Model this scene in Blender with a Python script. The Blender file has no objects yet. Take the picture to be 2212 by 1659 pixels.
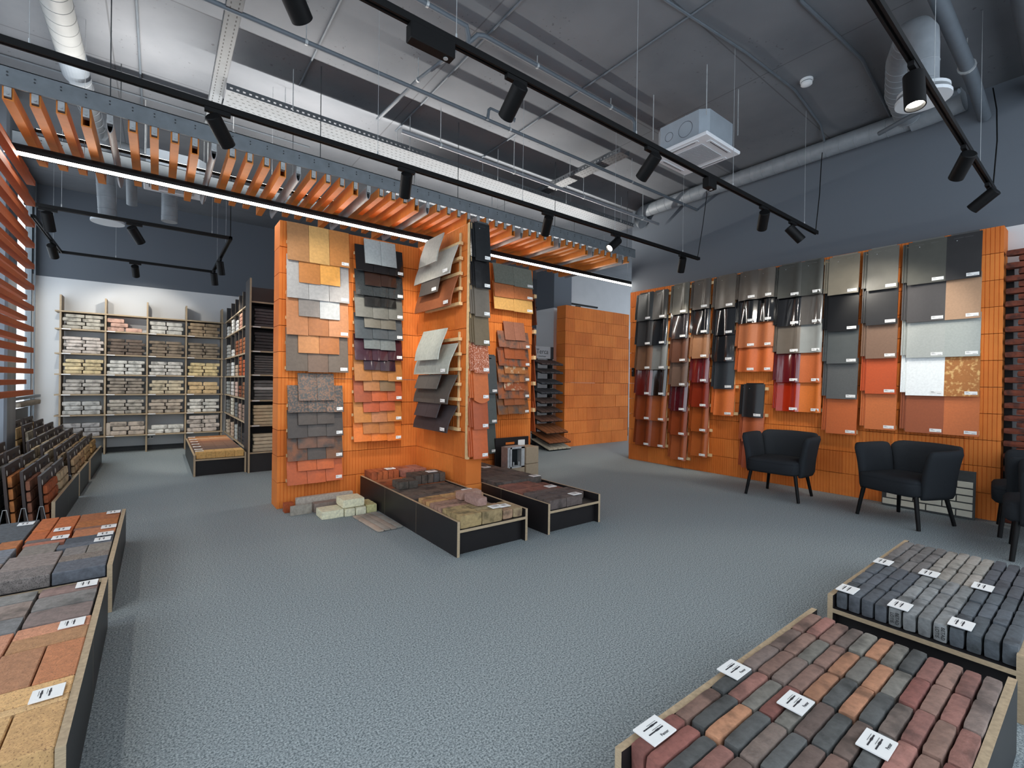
import bpy, math, random
from mathutils import Vector, Matrix, noise as mnoise

# ------------------------------------------------------------------ camera, world, exposure
sc = bpy.context.scene
col = sc.collection
R = random.Random(11)
CAM_H = 1.23
yaw, pit, rol = math.radians(37.41), math.radians(-0.15), math.radians(-0.755)
fwd = Vector((math.sin(yaw)*math.cos(pit), math.cos(yaw)*math.cos(pit), math.sin(pit)))
rgt = Vector((math.cos(yaw), -math.sin(yaw), 0)); dwn = fwd.cross(rgt)
r_ = rgt*math.cos(rol) + dwn*math.sin(rol); d_ = dwn*math.cos(rol) - rgt*math.sin(rol)
cam = bpy.data.cameras.new('camera'); cam.sensor_width = 36; cam.lens = 1000.4/2212*36
cam.clip_start = 0.05; cam.clip_end = 100
co = bpy.data.objects.new('camera', cam); col.objects.link(co)
M = Matrix((r_, -d_, -fwd)).transposed().to_4x4(); M.translation = Vector((0, 0, CAM_H))
co.matrix_world = M; sc.camera = co
sc.view_settings.view_transform = 'Standard'; sc.view_settings.look = 'None'
sc.view_settings.gamma = 1; sc.view_settings.use_curve_mapping = False
sc.view_settings.exposure = 0.32
sc.cycles.use_denoising = True
sc.cycles.max_bounces = 6; sc.cycles.diffuse_bounces = 4; sc.cycles.glossy_bounces = 3
sc.cycles.sample_clamp_indirect = 6; sc.cycles.caustics_reflective = False; sc.cycles.caustics_refractive = False
w = bpy.data.worlds.new('world'); sc.world = w; w.use_nodes = True
bgn = w.node_tree.nodes['Background']; bgn.inputs[0].default_value = (0.80, 0.90, 1.0, 1); bgn.inputs[1].default_value = 1.95
SPOT_W, UP_W, DOWN_W = 58.0, 125.0, 26.0

# ------------------------------------------------------------------ helpers
def lin(c):
    f = lambda v: (v/255/12.92) if v/255 <= .04045 else ((v/255+.055)/1.055)**2.4
    m_ = (c[0]+c[1]+c[2])/3; c = [v*.95+m_*.05 for v in c]
    if c[0] > 1.58*c[1] and c[1] >= c[2]*.95: c = [c[0]*.95, c[1]*.97, c[2]*.74]
    return (f(c[0]), f(c[1]), f(c[2]), 1)

class MB:
    def __init__(s): s.v = []; s.f = []; s.m = []; s.T = None
    def add(s, vs, fs, mi=0):
        o = len(s.v)
        s.v += [tuple(s.T @ Vector(p)) if s.T else tuple(p) for p in vs]
        s.f += [tuple(i+o for i in f) for f in fs]
        s.m += (mi if isinstance(mi, list) else [mi]*len(fs)); return s
    def box(s, x0, x1, y0, y1, z0, z1, mi=0):
        return s.add([(x0,y0,z0),(x1,y0,z0),(x1,y1,z0),(x0,y1,z0),(x0,y0,z1),(x1,y0,z1),(x1,y1,z1),(x0,y1,z1)],
                     [(3,2,1,0),(4,5,6,7),(0,1,5,4),(1,2,6,5),(2,3,7,6),(3,0,4,7)], mi)
    def ply(s, x0, x1, y0, y1, z0, z1):
        d = (x1-x0, y1-y0, z1-z0); k = d.index(min(d))
        ax = [2,2,1,0,1,0]
        return s.box(x0,x1,y0,y1,z0,z1,[0 if a == k else 1 for a in ax])
    def rbox(s, x0, x1, y0, y1, z0, z1, c=.004, jit=0, rnd=R):
        c = min(c, (x1-x0)*.3, (y1-y0)*.3, (z1-z0)*.3)
        X, Y, Z = (x0, x1), (y0, y1), (z0, z1); vs = []; idx = {}
        for i in (0,1):
            for j in (0,1):
                for k in (0,1):
                    sx, sy, sz = (1,-1)[i], (1,-1)[j], (1,-1)[k]
                    jx, jy, jz = (rnd.uniform(-jit,jit) for _ in range(3)) if jit else (0,0,0)
                    for a in range(3):
                        p = [X[i]+jx+sx*c*(a != 0), Y[j]+jy+sy*c*(a != 1), Z[k]+jz+sz*c*(a != 2)]
                        idx[i,j,k,a] = len(vs); vs.append(p)
        g = lambda i,j,k,a: idx[i,j,k,a]
        fs = [(g(0,0,0,0),g(0,0,1,0),g(0,1,1,0),g(0,1,0,0)), (g(1,0,0,0),g(1,1,0,0),g(1,1,1,0),g(1,0,1,0)),
              (g(0,0,0,1),g(1,0,0,1),g(1,0,1,1),g(0,0,1,1)), (g(0,1,0,1),g(0,1,1,1),g(1,1,1,1),g(1,1,0,1)),
              (g(0,0,0,2),g(0,1,0,2),g(1,1,0,2),g(1,0,0,2)), (g(0,0,1,2),g(1,0,1,2),g(1,1,1,2),g(0,1,1,2))]
        for k in (0,1):
            for j in (0,1): fs.append((g(0,j,k,1),g(0,j,k,2),g(1,j,k,2),g(1,j,k,1)) if (j+k)%2 == 0 else (g(0,j,k,2),g(0,j,k,1),g(1,j,k,1),g(1,j,k,2)))
            for i in (0,1): fs.append((g(i,0,k,2),g(i,0,k,0),g(i,1,k,0),g(i,1,k,2)) if (i+k)%2 == 0 else (g(i,0,k,0),g(i,0,k,2),g(i,1,k,2),g(i,1,k,0)))
        for i in (0,1):
            for j in (0,1): fs.append((g(i,j,0,0),g(i,j,0,1),g(i,j,1,1),g(i,j,1,0)) if (i+j)%2 == 0 else (g(i,j,0,1),g(i,j,0,0),g(i,j,1,0),g(i,j,1,1)))
        for i in (0,1):
            for j in (0,1):
                for k in (0,1):
                    t = (g(i,j,k,0),g(i,j,k,1),g(i,j,k,2)); fs.append(t if (i+j+k)%2 else t[::-1])
        return s.add(vs, fs)
    def rock(s, x0, x1, y0, y1, z0, z1, amp=.003, n=(6,3,3), seed=0, rnd=.008):
        """brick with a rough, slightly wavy surface and soft corners"""
        nx, ny, nz = n; idx = {}; vs = []
        cx, cy, cz = (x0+x1)/2, (y0+y1)/2, (z0+z1)/2; hx, hy, hz = (x1-x0)/2, (y1-y0)/2, (z1-z0)/2
        def V(i, j, k):
            if (i,j,k) in idx: return idx[i,j,k]
            p = Vector((cx-hx+2*hx*i/nx, cy-hy+2*hy*j/ny, cz-hz+2*hz*k/nz))
            e = (i in (0,nx))+(j in (0,ny))+(k in (0,nz))
            if e >= 2:
                q = Vector((cx, cy, cz))-p; t = rnd*(.5 if e == 2 else .8)
                p += Vector((math.copysign(t, q.x) if i in (0,nx) else 0, math.copysign(t, q.y) if j in (0,ny) else 0, math.copysign(t, q.z) if k in (0,nz) else 0))
            d = mnoise.noise_vector(p*28+Vector((seed*7.3, seed, seed*3.1))) * amp
            idx[i,j,k] = len(vs); vs.append(tuple(p+d)); return idx[i,j,k]
        fs = []
        for i in range(nx):
            for j in range(ny):
                fs.append((V(i,j,0),V(i,j+1,0),V(i+1,j+1,0),V(i+1,j,0))); fs.append((V(i,j,nz),V(i+1,j,nz),V(i+1,j+1,nz),V(i,j+1,nz)))
            for k in range(nz):
                fs.append((V(i,0,k),V(i+1,0,k),V(i+1,0,k+1),V(i,0,k+1))); fs.append((V(i,ny,k),V(i,ny,k+1),V(i+1,ny,k+1),V(i+1,ny,k)))
        for j in range(ny):
            for k in range(nz):
                fs.append((V(0,j,k),V(0,j,k+1),V(0,j+1,k+1),V(0,j+1,k))); fs.append((V(nx,j,k),V(nx,j+1,k),V(nx,j+1,k+1),V(nx,j,k+1)))
        return s.add(vs, fs)
    def tube(s, pts, r, n=12, cap=True, mi=0):
        pts = [Vector(p) for p in pts]; rings = []; vs = []
        rr = r if isinstance(r, (list, tuple)) else [r]*len(pts)
        up = None
        for i, p in enumerate(pts):
            t = ((pts[min(i+1,len(pts)-1)]-p).normalized() + (p-pts[max(i-1,0)]).normalized())
            t = t.normalized() if t.length > 1e-6 else (pts[-1]-pts[0]).normalized()
            if up is None:
                up = Vector((0,0,1)) if abs(t.z) < .9 else Vector((1,0,0))
            a = t.cross(up).normalized(); b = a.cross(t).normalized(); up = b
            for k in range(n):
                q = 2*math.pi*k/n; vs.append(p+(a*math.cos(q)+b*math.sin(q))*rr[i])
        fs = []
        for i in range(len(pts)-1):
            for k in range(n):
                fs.append((i*n+k, i*n+(k+1)%n, (i+1)*n+(k+1)%n, (i+1)*n+k))
        if cap: fs.append(tuple(range(n))[::-1]); fs.append(tuple((len(pts)-1)*n+k for k in range(n)))
        return s.add(vs, fs, mi)
    def prism(s, poly, a, b, ax='x', mi=0):
        """extrude a closed outline; ax is the extrusion axis"""
        n = len(poly); P = {'x': lambda t,u,v: (t,u,v), 'y': lambda t,u,v: (u,t,v), 'z': lambda t,u,v: (u,v,t)}[ax]
        vs = [P(a,*p) for p in poly]+[P(b,*p) for p in poly]
        fs = [tuple(range(n)), tuple(range(2*n-1, n-1, -1))]+[(i, n+i, n+(i+1)%n, (i+1)%n) for i in range(n)]
        return s.add(vs, fs, mi)
    def build(s, name, mats, parent=None, smooth=False, origin=None):
        if not s.v: return None
        xs, ys, zs = zip(*s.v)
        o = Vector(origin) if origin else Vector(((min(xs)+max(xs))/2, (min(ys)+max(ys))/2, min(zs)))
        me = bpy.data.meshes.new(name); me.from_pydata([(v[0]-o.x, v[1]-o.y, v[2]-o.z) for v in s.v], [], s.f)
        for m in (mats if isinstance(mats, (list, tuple)) else [mats]): me.materials.append(m)
        if any(s.m): me.polygons.foreach_set('material_index', s.m)
        import bmesh
        bm = bmesh.new(); bm.from_mesh(me); bmesh.ops.recalc_face_normals(bm, faces=bm.faces[:]); bm.to_mesh(me); bm.free()
        if smooth:
            me.polygons.foreach_set('use_smooth', [True]*len(me.polygons))
            if smooth != 'all': me.set_sharp_from_angle(angle=math.radians(40))
        ob = bpy.data.objects.new(name, me); col.objects.link(ob)
        if parent is not None:
            ob.parent = parent; ob.location = o-WL[parent.name]
        else: ob.location = o
        WL[ob.name] = o.copy()
        return ob
WL = {}
SEEN = {}
def tag(o, label, cat, group=None):
    o['label'] = label; o['category'] = cat
    if group: o['group'] = group
    n = len(label.replace('-', '').split())
    if not 4 <= n <= 16: print('LABEL LEN', n, label)
    if label in SEEN: print('DUP LABEL', label)
    SEEN[label] = 1
    return o
def empty(name, loc, label, cat, group=None):
    o = bpy.data.objects.new(name, None); o.empty_display_size = .1; col.objects.link(o); o.location = loc
    WL[o.name] = Vector(loc); return tag(o, label, cat, group)
def struct(o): o['kind'] = 'structure'; return o
ORD = ['first','second','third','fourth','fifth','sixth','seventh','eighth','ninth','tenth','eleventh','twelfth','thirteenth','fourteenth','fifteenth','sixteenth','seventeenth','eighteenth','nineteenth','twentieth',
       'twenty-first','twenty-second','twenty-third','twenty-fourth','twenty-fifth','twenty-sixth','twenty-seventh','twenty-eighth','twenty-ninth','thirtieth','thirty-first','thirty-second','thirty-third','thirty-fourth',
       'thirty-fifth','thirty-sixth','thirty-seventh','thirty-eighth','thirty-ninth','fortieth','forty-first','forty-second','forty-third','forty-fourth','forty-fifth','forty-sixth','forty-seventh','forty-eighth','forty-ninth','fiftieth','fifty-first','fifty-second','fifty-third','fifty-fourth','fifty-fifth']

# ------------------------------------------------------------------ materials
MC = {}
def mat(c, rough=.7, amp=.12, sc_=30, var=.08, bump=.0, bs=60, spec=.5, metal=0, coat=0, c2=None, c2amt=.5, c2s=8, stretch=None, emit=None):
    key = (tuple(c), rough, amp, sc_, var, bump, bs, spec, metal, coat, c2, c2amt, c2s, stretch, emit)
    if key in MC: return MC[key]
    m = bpy.data.materials.new('surface'); m.use_nodes = True; nt = m.node_tree; N = nt.nodes; L = nt.links
    b = N['Principled BSDF']; b.inputs['Roughness'].default_value = rough; b.inputs['Metallic'].default_value = metal
    b.inputs['Specular IOR Level'].default_value = spec; b.inputs['Coat Weight'].default_value = coat; b.inputs['Coat Roughness'].default_value = .06
    base = lin(c)
    if emit:
        b.inputs['Base Color'].default_value = base; b.inputs['Emission Color'].default_value = lin(emit[0]); b.inputs['Emission Strength'].default_value = emit[1]
        MC[key] = m; return m
    g = N.new('ShaderNodeNewGeometry'); src = g.outputs['Position']
    if stretch:
        mp = N.new('ShaderNodeMapping'); mp.inputs['Scale'].default_value = stretch; L.new(src, mp.inputs['Vector']); src = mp.outputs['Vector']
    n = N.new('ShaderNodeTexNoise'); n.inputs['Scale'].default_value = sc_; n.inputs['Detail'].default_value = 3; L.new(src, n.inputs['Vector'])
    mr = N.new('ShaderNodeMapRange'); mr.inputs[1].default_value = .3; mr.inputs[2].default_value = .7; mr.inputs[3].default_value = 1-amp; mr.inputs[4].default_value = 1+amp
    L.new(n.outputs['Fac'], mr.inputs[0])
    oi = N.new('ShaderNodeObjectInfo'); mv = N.new('ShaderNodeMapRange'); mv.inputs[3].default_value = 1-var; mv.inputs[4].default_value = 1+var
    L.new(oi.outputs['Random'], mv.inputs[0])
    mu = N.new('ShaderNodeMath'); mu.operation = 'MULTIPLY'; L.new(mr.outputs[0], mu.inputs[0]); L.new(mv.outputs[0], mu.inputs[1])
    hs = N.new('ShaderNodeHueSaturation'); L.new(mu.outputs[0], hs.inputs['Value'])
    hs.inputs['Color'].default_value = base
    if c2:
        n2 = N.new('ShaderNodeTexNoise'); n2.inputs['Scale'].default_value = c2s; n2.inputs['Detail'].default_value = 4; L.new(src, n2.inputs['Vector'])
        m2 = N.new('ShaderNodeMapRange'); m2.inputs[1].default_value = .62-.3*c2amt; m2.inputs[2].default_value = .72-.15*c2amt; L.new(n2.outputs['Fac'], m2.inputs[0])
        mx = N.new('ShaderNodeMix'); mx.data_type = 'RGBA'; mx.inputs['A'].default_value = base; mx.inputs['B'].default_value = lin(c2)
        L.new(m2.outputs[0], mx.inputs['Factor']); L.new(mx.outputs['Result'], hs.inputs['Color'])
    L.new(hs.outputs['Color'], b.inputs['Base Color'])
    if bump:
        nb = N.new('ShaderNodeTexNoise'); nb.inputs['Scale'].default_value = bs; nb.inputs['Detail'].default_value = 3; L.new(src, nb.inputs['Vector'])
        bp = N.new('ShaderNodeBump'); bp.inputs['Strength'].default_value = bump; bp.inputs['Distance'].default_value = .004
        L.new(nb.outputs['Fac'], bp.inputs['Height']); L.new(bp.outputs['Normal'], b.inputs['Normal'])
    MC[key] = m; return m

BLACK = mat((20,20,22), .5, .05, 20, 0, spec=.25)
PLY = mat((34,31,32), .42, .12, 6, .1, spec=.3)
EDGE = mat((176,154,124), .65, .18, 60, .06, stretch=(1,1,9))
BIRCH = mat((142,124,102), .6, .15, 8, .05)
WHITE = mat((238,238,236), .5, .02, 10, .02)
INK = mat((40,42,50), .6, .05, 10, 0)
STEEL = mat((120,128,134), .5, .10, 12, .04, metal=.35)
GALV = mat((178,182,184), .45, .14, 25, .04, metal=.35)
GREYP = mat((92,100,108), .5, .06, 14, .04)
CLAY = mat((234,126,62), .8, .06, 6, .03, bump=.15, bs=200, c2=(214,108,40), c2amt=.4, c2s=1.5)
CLAY2 = mat((226,118,56), .8, .06, 6, .03, bump=.15, bs=200, c2=(210,104,40), c2amt=.4, c2s=1.5)
CLAY3 = mat((240,132,68), .8, .06, 6, .03, bump=.15, bs=200, c2=(220,112,44), c2amt=.4, c2s=1.5)
WOOD = mat((226,190,138), .7, .12, 30, .08)
BAG = mat((230,132,62), .6, .06, 18, .06)
TUBEG = mat((150,150,152), .45, .08, 18, .05)
FABRIC = mat((42,45,49), .9, .14, 260, .02, bump=.4, bs=500, spec=.12)
HOUS = mat((13,13,14), .5, .04, 10, 0, spec=.2)
LENS = mat((255,250,240), .3, emit=((255,248,235), 14.0))
DIFF = mat((255,255,250), .3, emit=((255,250,240), 9.0))

def special(name, fn):
    m = bpy.data.materials.new(name); m.use_nodes = True; fn(m.node_tree, m.node_tree.nodes, m.node_tree.links, m.node_tree.nodes['Principled BSDF']); return m
def carpet(nt, N, L, b):
    b.inputs['Roughness'].default_value = .95; b.inputs['Specular IOR Level'].default_value = .15
    g = N.new('ShaderNodeNewGeometry'); mp = N.new('ShaderNodeMapping'); mp.inputs['Scale'].default_value = (1, 1.0, 1); L.new(g.outputs['Position'], mp.inputs[0])
    n = N.new('ShaderNodeTexNoise'); n.inputs['Scale'].default_value = 140; n.inputs['Detail'].default_value = 4; n.inputs['Roughness'].default_value = .75; L.new(mp.outputs[0], n.inputs['Vector'])
    cr = N.new('ShaderNodeValToRGB'); cr.color_ramp.elements[0].position = .37; cr.color_ramp.elements[0].color = lin((80,91,95)); cr.color_ramp.elements[1].position = .63; cr.color_ramp.elements[1].color = lin((178,187,189))
    L.new(n.outputs['Fac'], cr.inputs[0]); L.new(cr.outputs[0], b.inputs['Base Color'])
    bp = N.new('ShaderNodeBump'); bp.inputs['Strength'].default_value = .0; bp.inputs['Distance'].default_value = .001
def concrete(nt, N, L, b):
    b.inputs['Roughness'].default_value = .8
    g = N.new('ShaderNodeNewGeometry')
    n = N.new('ShaderNodeTexNoise'); n.inputs['Scale'].default_value = 1.6; n.inputs['Detail'].default_value = 8; L.new(g.outputs['Position'], n.inputs['Vector'])
    cr = N.new('ShaderNodeValToRGB'); cr.color_ramp.elements[0].position = .3; cr.color_ramp.elements[0].color = lin((94,98,104)); cr.color_ramp.elements[1].position = .7; cr.color_ramp.elements[1].color = lin((112,115,120))
    L.new(n.outputs['Fac'], cr.inputs[0])
    v = N.new('ShaderNodeTexNoise'); v.inputs['Scale'].default_value = 26; v.inputs['Detail'].default_value = 2; L.new(g.outputs['Position'], v.inputs['Vector'])
    v2 = N.new('ShaderNodeTexNoise'); v2.inputs['Scale'].default_value = 2.2; L.new(g.outputs['Position'], v2.inputs['Vector'])
    a = N.new('ShaderNodeMapRange'); a.inputs[1].default_value = .66; a.inputs[2].default_value = .70; L.new(v.outputs['Fac'], a.inputs[0])
    a2 = N.new('ShaderNodeMapRange'); a2.inputs[1].default_value = .5; a2.inputs[2].default_value = .6; L.new(v2.outputs['Fac'], a2.inputs[0])
    mu = N.new('ShaderNodeMath'); mu.operation = 'MULTIPLY'; L.new(a.outputs[0], mu.inputs[0]); L.new(a2.outputs[0], mu.inputs[1])
    mu2 = N.new('ShaderNodeMath'); mu2.operation = 'MULTIPLY'; mu2.inputs[1].default_value = .7; L.new(mu.outputs[0], mu2.inputs[0])
    mx = N.new('ShaderNodeMix'); mx.data_type = 'RGBA'; L.new(cr.outputs[0], mx.inputs['A']); mx.inputs['B'].default_value = lin((70,70,72)); L.new(mu2.outputs[0], mx.inputs['Factor'])
    # joints between the precast slabs
    br = N.new('ShaderNodeTexBrick'); br.offset = 0; br.inputs['Scale'].default_value = 1; br.inputs['Brick Width'].default_value = 2.45; br.inputs['Row Height'].default_value = 1.21; br.inputs['Mortar Size'].default_value = .006
    mp = N.new('ShaderNodeMapping'); mp.inputs['Location'].default_value = (.35, .31, 0); L.new(g.outputs['Position'], mp.inputs[0]); L.new(mp.outputs[0], br.inputs['Vector'])
    mf = N.new('ShaderNodeMath'); mf.operation = 'MULTIPLY'; mf.inputs[1].default_value = .55; L.new(br.outputs['Fac'], mf.inputs[0])
    m2 = N.new('ShaderNodeMix'); m2.data_type = 'RGBA'; L.new(mx.outputs['Result'], m2.inputs['A']); m2.inputs['B'].default_value = lin((60,60,62)); L.new(mf.outputs[0], m2.inputs['Factor'])
    L.new(m2.outputs['Result'], b.inputs['Base Color'])
    bp = N.new('ShaderNodeBump'); bp.inputs['Strength'].default_value = .25; bp.inputs['Distance'].default_value = .01; L.new(n.outputs['Fac'], bp.inputs['Height']); L.new(bp.outputs[0], b.inputs['Normal'])
def twotone(nt, N, L, b):
    b.inputs['Roughness'].default_value = .75
    g = N.new('ShaderNodeNewGeometry'); sp = N.new('ShaderNodeSeparateXYZ'); L.new(g.outputs['Position'], sp.inputs[0])
    gt = N.new('ShaderNodeMath'); gt.operation = 'GREATER_THAN'; gt.inputs[1].default_value = 2.785; L.new(sp.outputs['Z'], gt.inputs[0])
    mx = N.new('ShaderNodeMix'); mx.data_type = 'RGBA'; mx.inputs['A'].default_value = lin((214,216,218)); mx.inputs['B'].default_value = lin((94,101,110)); L.new(gt.outputs[0], mx.inputs['Factor'])
    L.new(mx.outputs['Result'], b.inputs['Base Color'])
    n = N.new('ShaderNodeTexNoise'); n.inputs['Scale'].default_value = 220; L.new(g.outputs['Position'], n.inputs['Vector'])
    bp = N.new('ShaderNodeBump'); bp.inputs['Strength'].default_value = .12; bp.inputs['Distance'].default_value = .002; L.new(n.outputs['Fac'], bp.inputs['Height']); L.new(bp.outputs[0], b.inputs['Normal'])
CARPET = special('carpet', carpet); CONC = special('ceiling_concrete', concrete); TWO = special('two_tone_paint', twotone)
def glassy(nt, N, L, b):
    b.inputs['Base Color'].default_value = (.8,.85,.9,1); b.inputs['Roughness'].default_value = .05; b.inputs['Transmission Weight'].default_value = .0; b.inputs['Alpha'].default_value = .12
GLASS = special('window_glass', glassy)

# ------------------------------------------------------------------ room shell
ZC = 4.19
struct(MB().box(-1.5, 12, -1.6, 10.1, -.1, 0).build('floor', CARPET))
struct(MB().box(-1.6, 12, -1.6, 10.3, ZC, ZC+.2).build('ceiling', CONC))
struct(MB().box(-1.6, 12, 10.1, 10.3, 0, ZC).build('wall_back', TWO))
struct(MB().box(6.45, 6.72, -1.6, 5.09, 0, ZC).build('wall_right', TWO))
struct(MB().box(-1.6, -1.5, 9.98, 10.1, 0, ZC).box(-1.6,-1.5,-1.6,9.98,3.9,ZC).box(-1.6,-1.5,-1.6,9.98,0,.35).build('wall_left', TWO))
# shop windows along the window side
fr = MB()
for y in (-1.6, .2, 2.0, 3.8, 5.6, 7.44, 9.92): fr.box(-1.58, -1.52, y, y+.06, .35, 3.9)
fr.box(-1.58,-1.52,-1.6,9.98,.35,.41).box(-1.58,-1.52,-1.6,9.98,3.84,3.9)
wf = struct(fr.build('window_1', STEEL)); MB().box(-1.556,-1.548,-1.6,9.98,.41,3.84).build('window_pane', GLASS, wf)
struct(MB().box(-1.5,-1.485,9.96,9.985,.3,ZC).box(-1.5,-1.42,8.2,10.0,.92,.96).build('trim_1', STEEL))
struct(MB().box(6.45,6.95,7.05,7.6,0,ZC).build('wall_column', TWO))
struct(MB().box(8.25,12,8.5,8.65,0,ZC).build('wall_far', mat((176,176,178),.8,.03,5,0)))  # lighter grey than the upper paint: light on this wall put into its colour
struct(MB().box(-1.0,8.0,10.085,10.1,0,.08).box(6.94,6.96,7.03,7.6,0,.07).box(6.44,6.96,7.035,7.05,0,.07).build('baseboard_back', mat((40,44,48),.6)))
struct(MB().rbox(-1.6,-1.2,6.75,7.15,0,ZC,.02).build('wall_pillar', mat((120,126,134), .35, .3, 5, 0, metal=.6, stretch=(1,1,.25))))
so = MB().rbox(-.14,-.05,10.07,10.1,.18,.26,.006).build('wall_socket', WHITE); tag(so, 'white double socket low on back wall under shelving', 'socket')
MB().tube([(-.118,10.069,.22),(-.118,10.072,.22)],.016,10).build('socket_face', GREYP, so); MB().tube([(-.072,10.069,.22),(-.072,10.072,.22)],.016,10).build('socket_face', GREYP, so)

# ------------------------------------------------------------------ clay block display walls
def clay_wall(name, x0, x1, y0, y1, ncourse, seed, label, longax):
    rd = random.Random(seed); m = MB(); h = .249
    a0, a1 = (x0, x1) if longax == 'x' else (y0, y1); b0, b1 = (y0, y1) if longax == 'x' else (x0, x1)
    for c in range(ncourse):
        z0 = c*.25+.001; z1 = z0+h-.004; a = a0; k = 0
        while a < a1-.01:
            L = rd.choice((.25,.375,.5)) if not (k == 0 and c % 2) else .25
            e = a1 if a1-(a+L) < .14 else a+L
            o1, o2 = rd.uniform(-.004,.006), rd.uniform(-.004,.006)
            P = []; nG = max(2, int((e-a)/.031)); st = (e-a-.002)/nG
            for i in range(nG):
                t = a+.001+i*st; w_ = .0035
                P += [(t, b0+o1), (t+st-2*w_, b0+o1), (t+st-1.5*w_, b0+o1+.005), (t+st-.5*w_, b0+o1+.005)]
            Q = []
            for i in range(nG):
                t = e-.001-i*st; w_ = .0035
                Q += [(t, b1-o2), (t-st+2*w_, b1-o2), (t-st+1.5*w_, b1-o2-.005), (t-st+.5*w_, b1-o2-.005)]
            poly = P+[(e-.001, b0+o1)]+Q+[(a+.001, b1-o2)]
            if longax == 'y': poly = [(q, p) for p, q in poly]
            m.prism(poly, z0, z1, 'z', rd.randint(0,2)); a = e; k += 1
    return tag(m.build(name, [CLAY, CLAY2, CLAY3]), label, 'wall', 'orange clay block display walls')
clay_wall('clay_block_wall', 6.2, 6.449, .65, 4.91, 11, 1, 'long orange clay block wall behind the black armchairs, hung with roof tiles', 'y')
clay_wall('clay_block_wall', .906, 4.03, 4.84, 5.09, 11, 2, 'broad orange clay block wall of the central island, facing the trays', 'x')
clay_wall('clay_block_wall', 2.34, 2.515, 3.76, 4.838, 11, 3, 'short orange clay block fin standing out from the island between two trays', 'y')
clay_wall('clay_block_wall', 6.24, 8.15, 6.48, 6.73, 11, 4, 'plain orange clay block wall without tiles beyond the island', 'x')
clay_wall('clay_block_wall', 7.4, 8.3, 9.3, 9.5, 10, 5, 'small orange clay block wall glimpsed far behind the tile rack', 'x')

# ------------------------------------------------------------------ roof tiles
def sticker(u, v, n, F, parent, wd=.088, ht=.031):
    """small white label on the face of a tile; F maps (u, n, v) to the world"""
    m = MB(); q = [F(u,n,v), F(u+wd,n,v), F(u+wd,n,v+ht), F(u,n,v+ht)]; q2 = [F(u,n+.002,v), F(u+wd,n+.002,v), F(u+wd,n+.002,v+ht), F(u,n+.002,v+ht)]
    m.add(q+q2, [(0,1,2,3),(7,6,5,4),(0,4,5,1),(1,5,6,2),(2,6,7,3),(3,7,4,0)])
    s = m.build('label_sticker', WHITE, parent); s['label'] = 'white printed label'
    m = MB()
    for (a, b, c, d) in ((.08,.32,.66,.78), (.08,.45,.42,.5), (.6,.92,.16,.26)):
        m.add([F(u+wd*a,n+.0027,v+ht*c), F(u+wd*b,n+.0027,v+ht*c), F(u+wd*b,n+.0027,v+ht*d), F(u+wd*a,n+.0027,v+ht*d)], [(0,1,2,3)])
    m.build('printed_lines', mat((120,120,124),.6,0,5,0), s)
def prof_flat(t): return 0
def prof_s(t): return .0 + (.034*math.sin(math.pi*(t-.6)/.4)**.8 if t > .6 else -.006*math.sin(math.pi*t/.6))
def prof_w(t): return .02-.02*math.cos(2*math.pi*(t-.12))
def prof_l(t): return .018*math.sin(math.pi*min(1,max(0,(t-.7)/.3)))+ (-.008*math.sin(math.pi*t/.7) if t < .7 else 0)
def prof_c(t): return .004*math.sin(math.pi*t)
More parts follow.
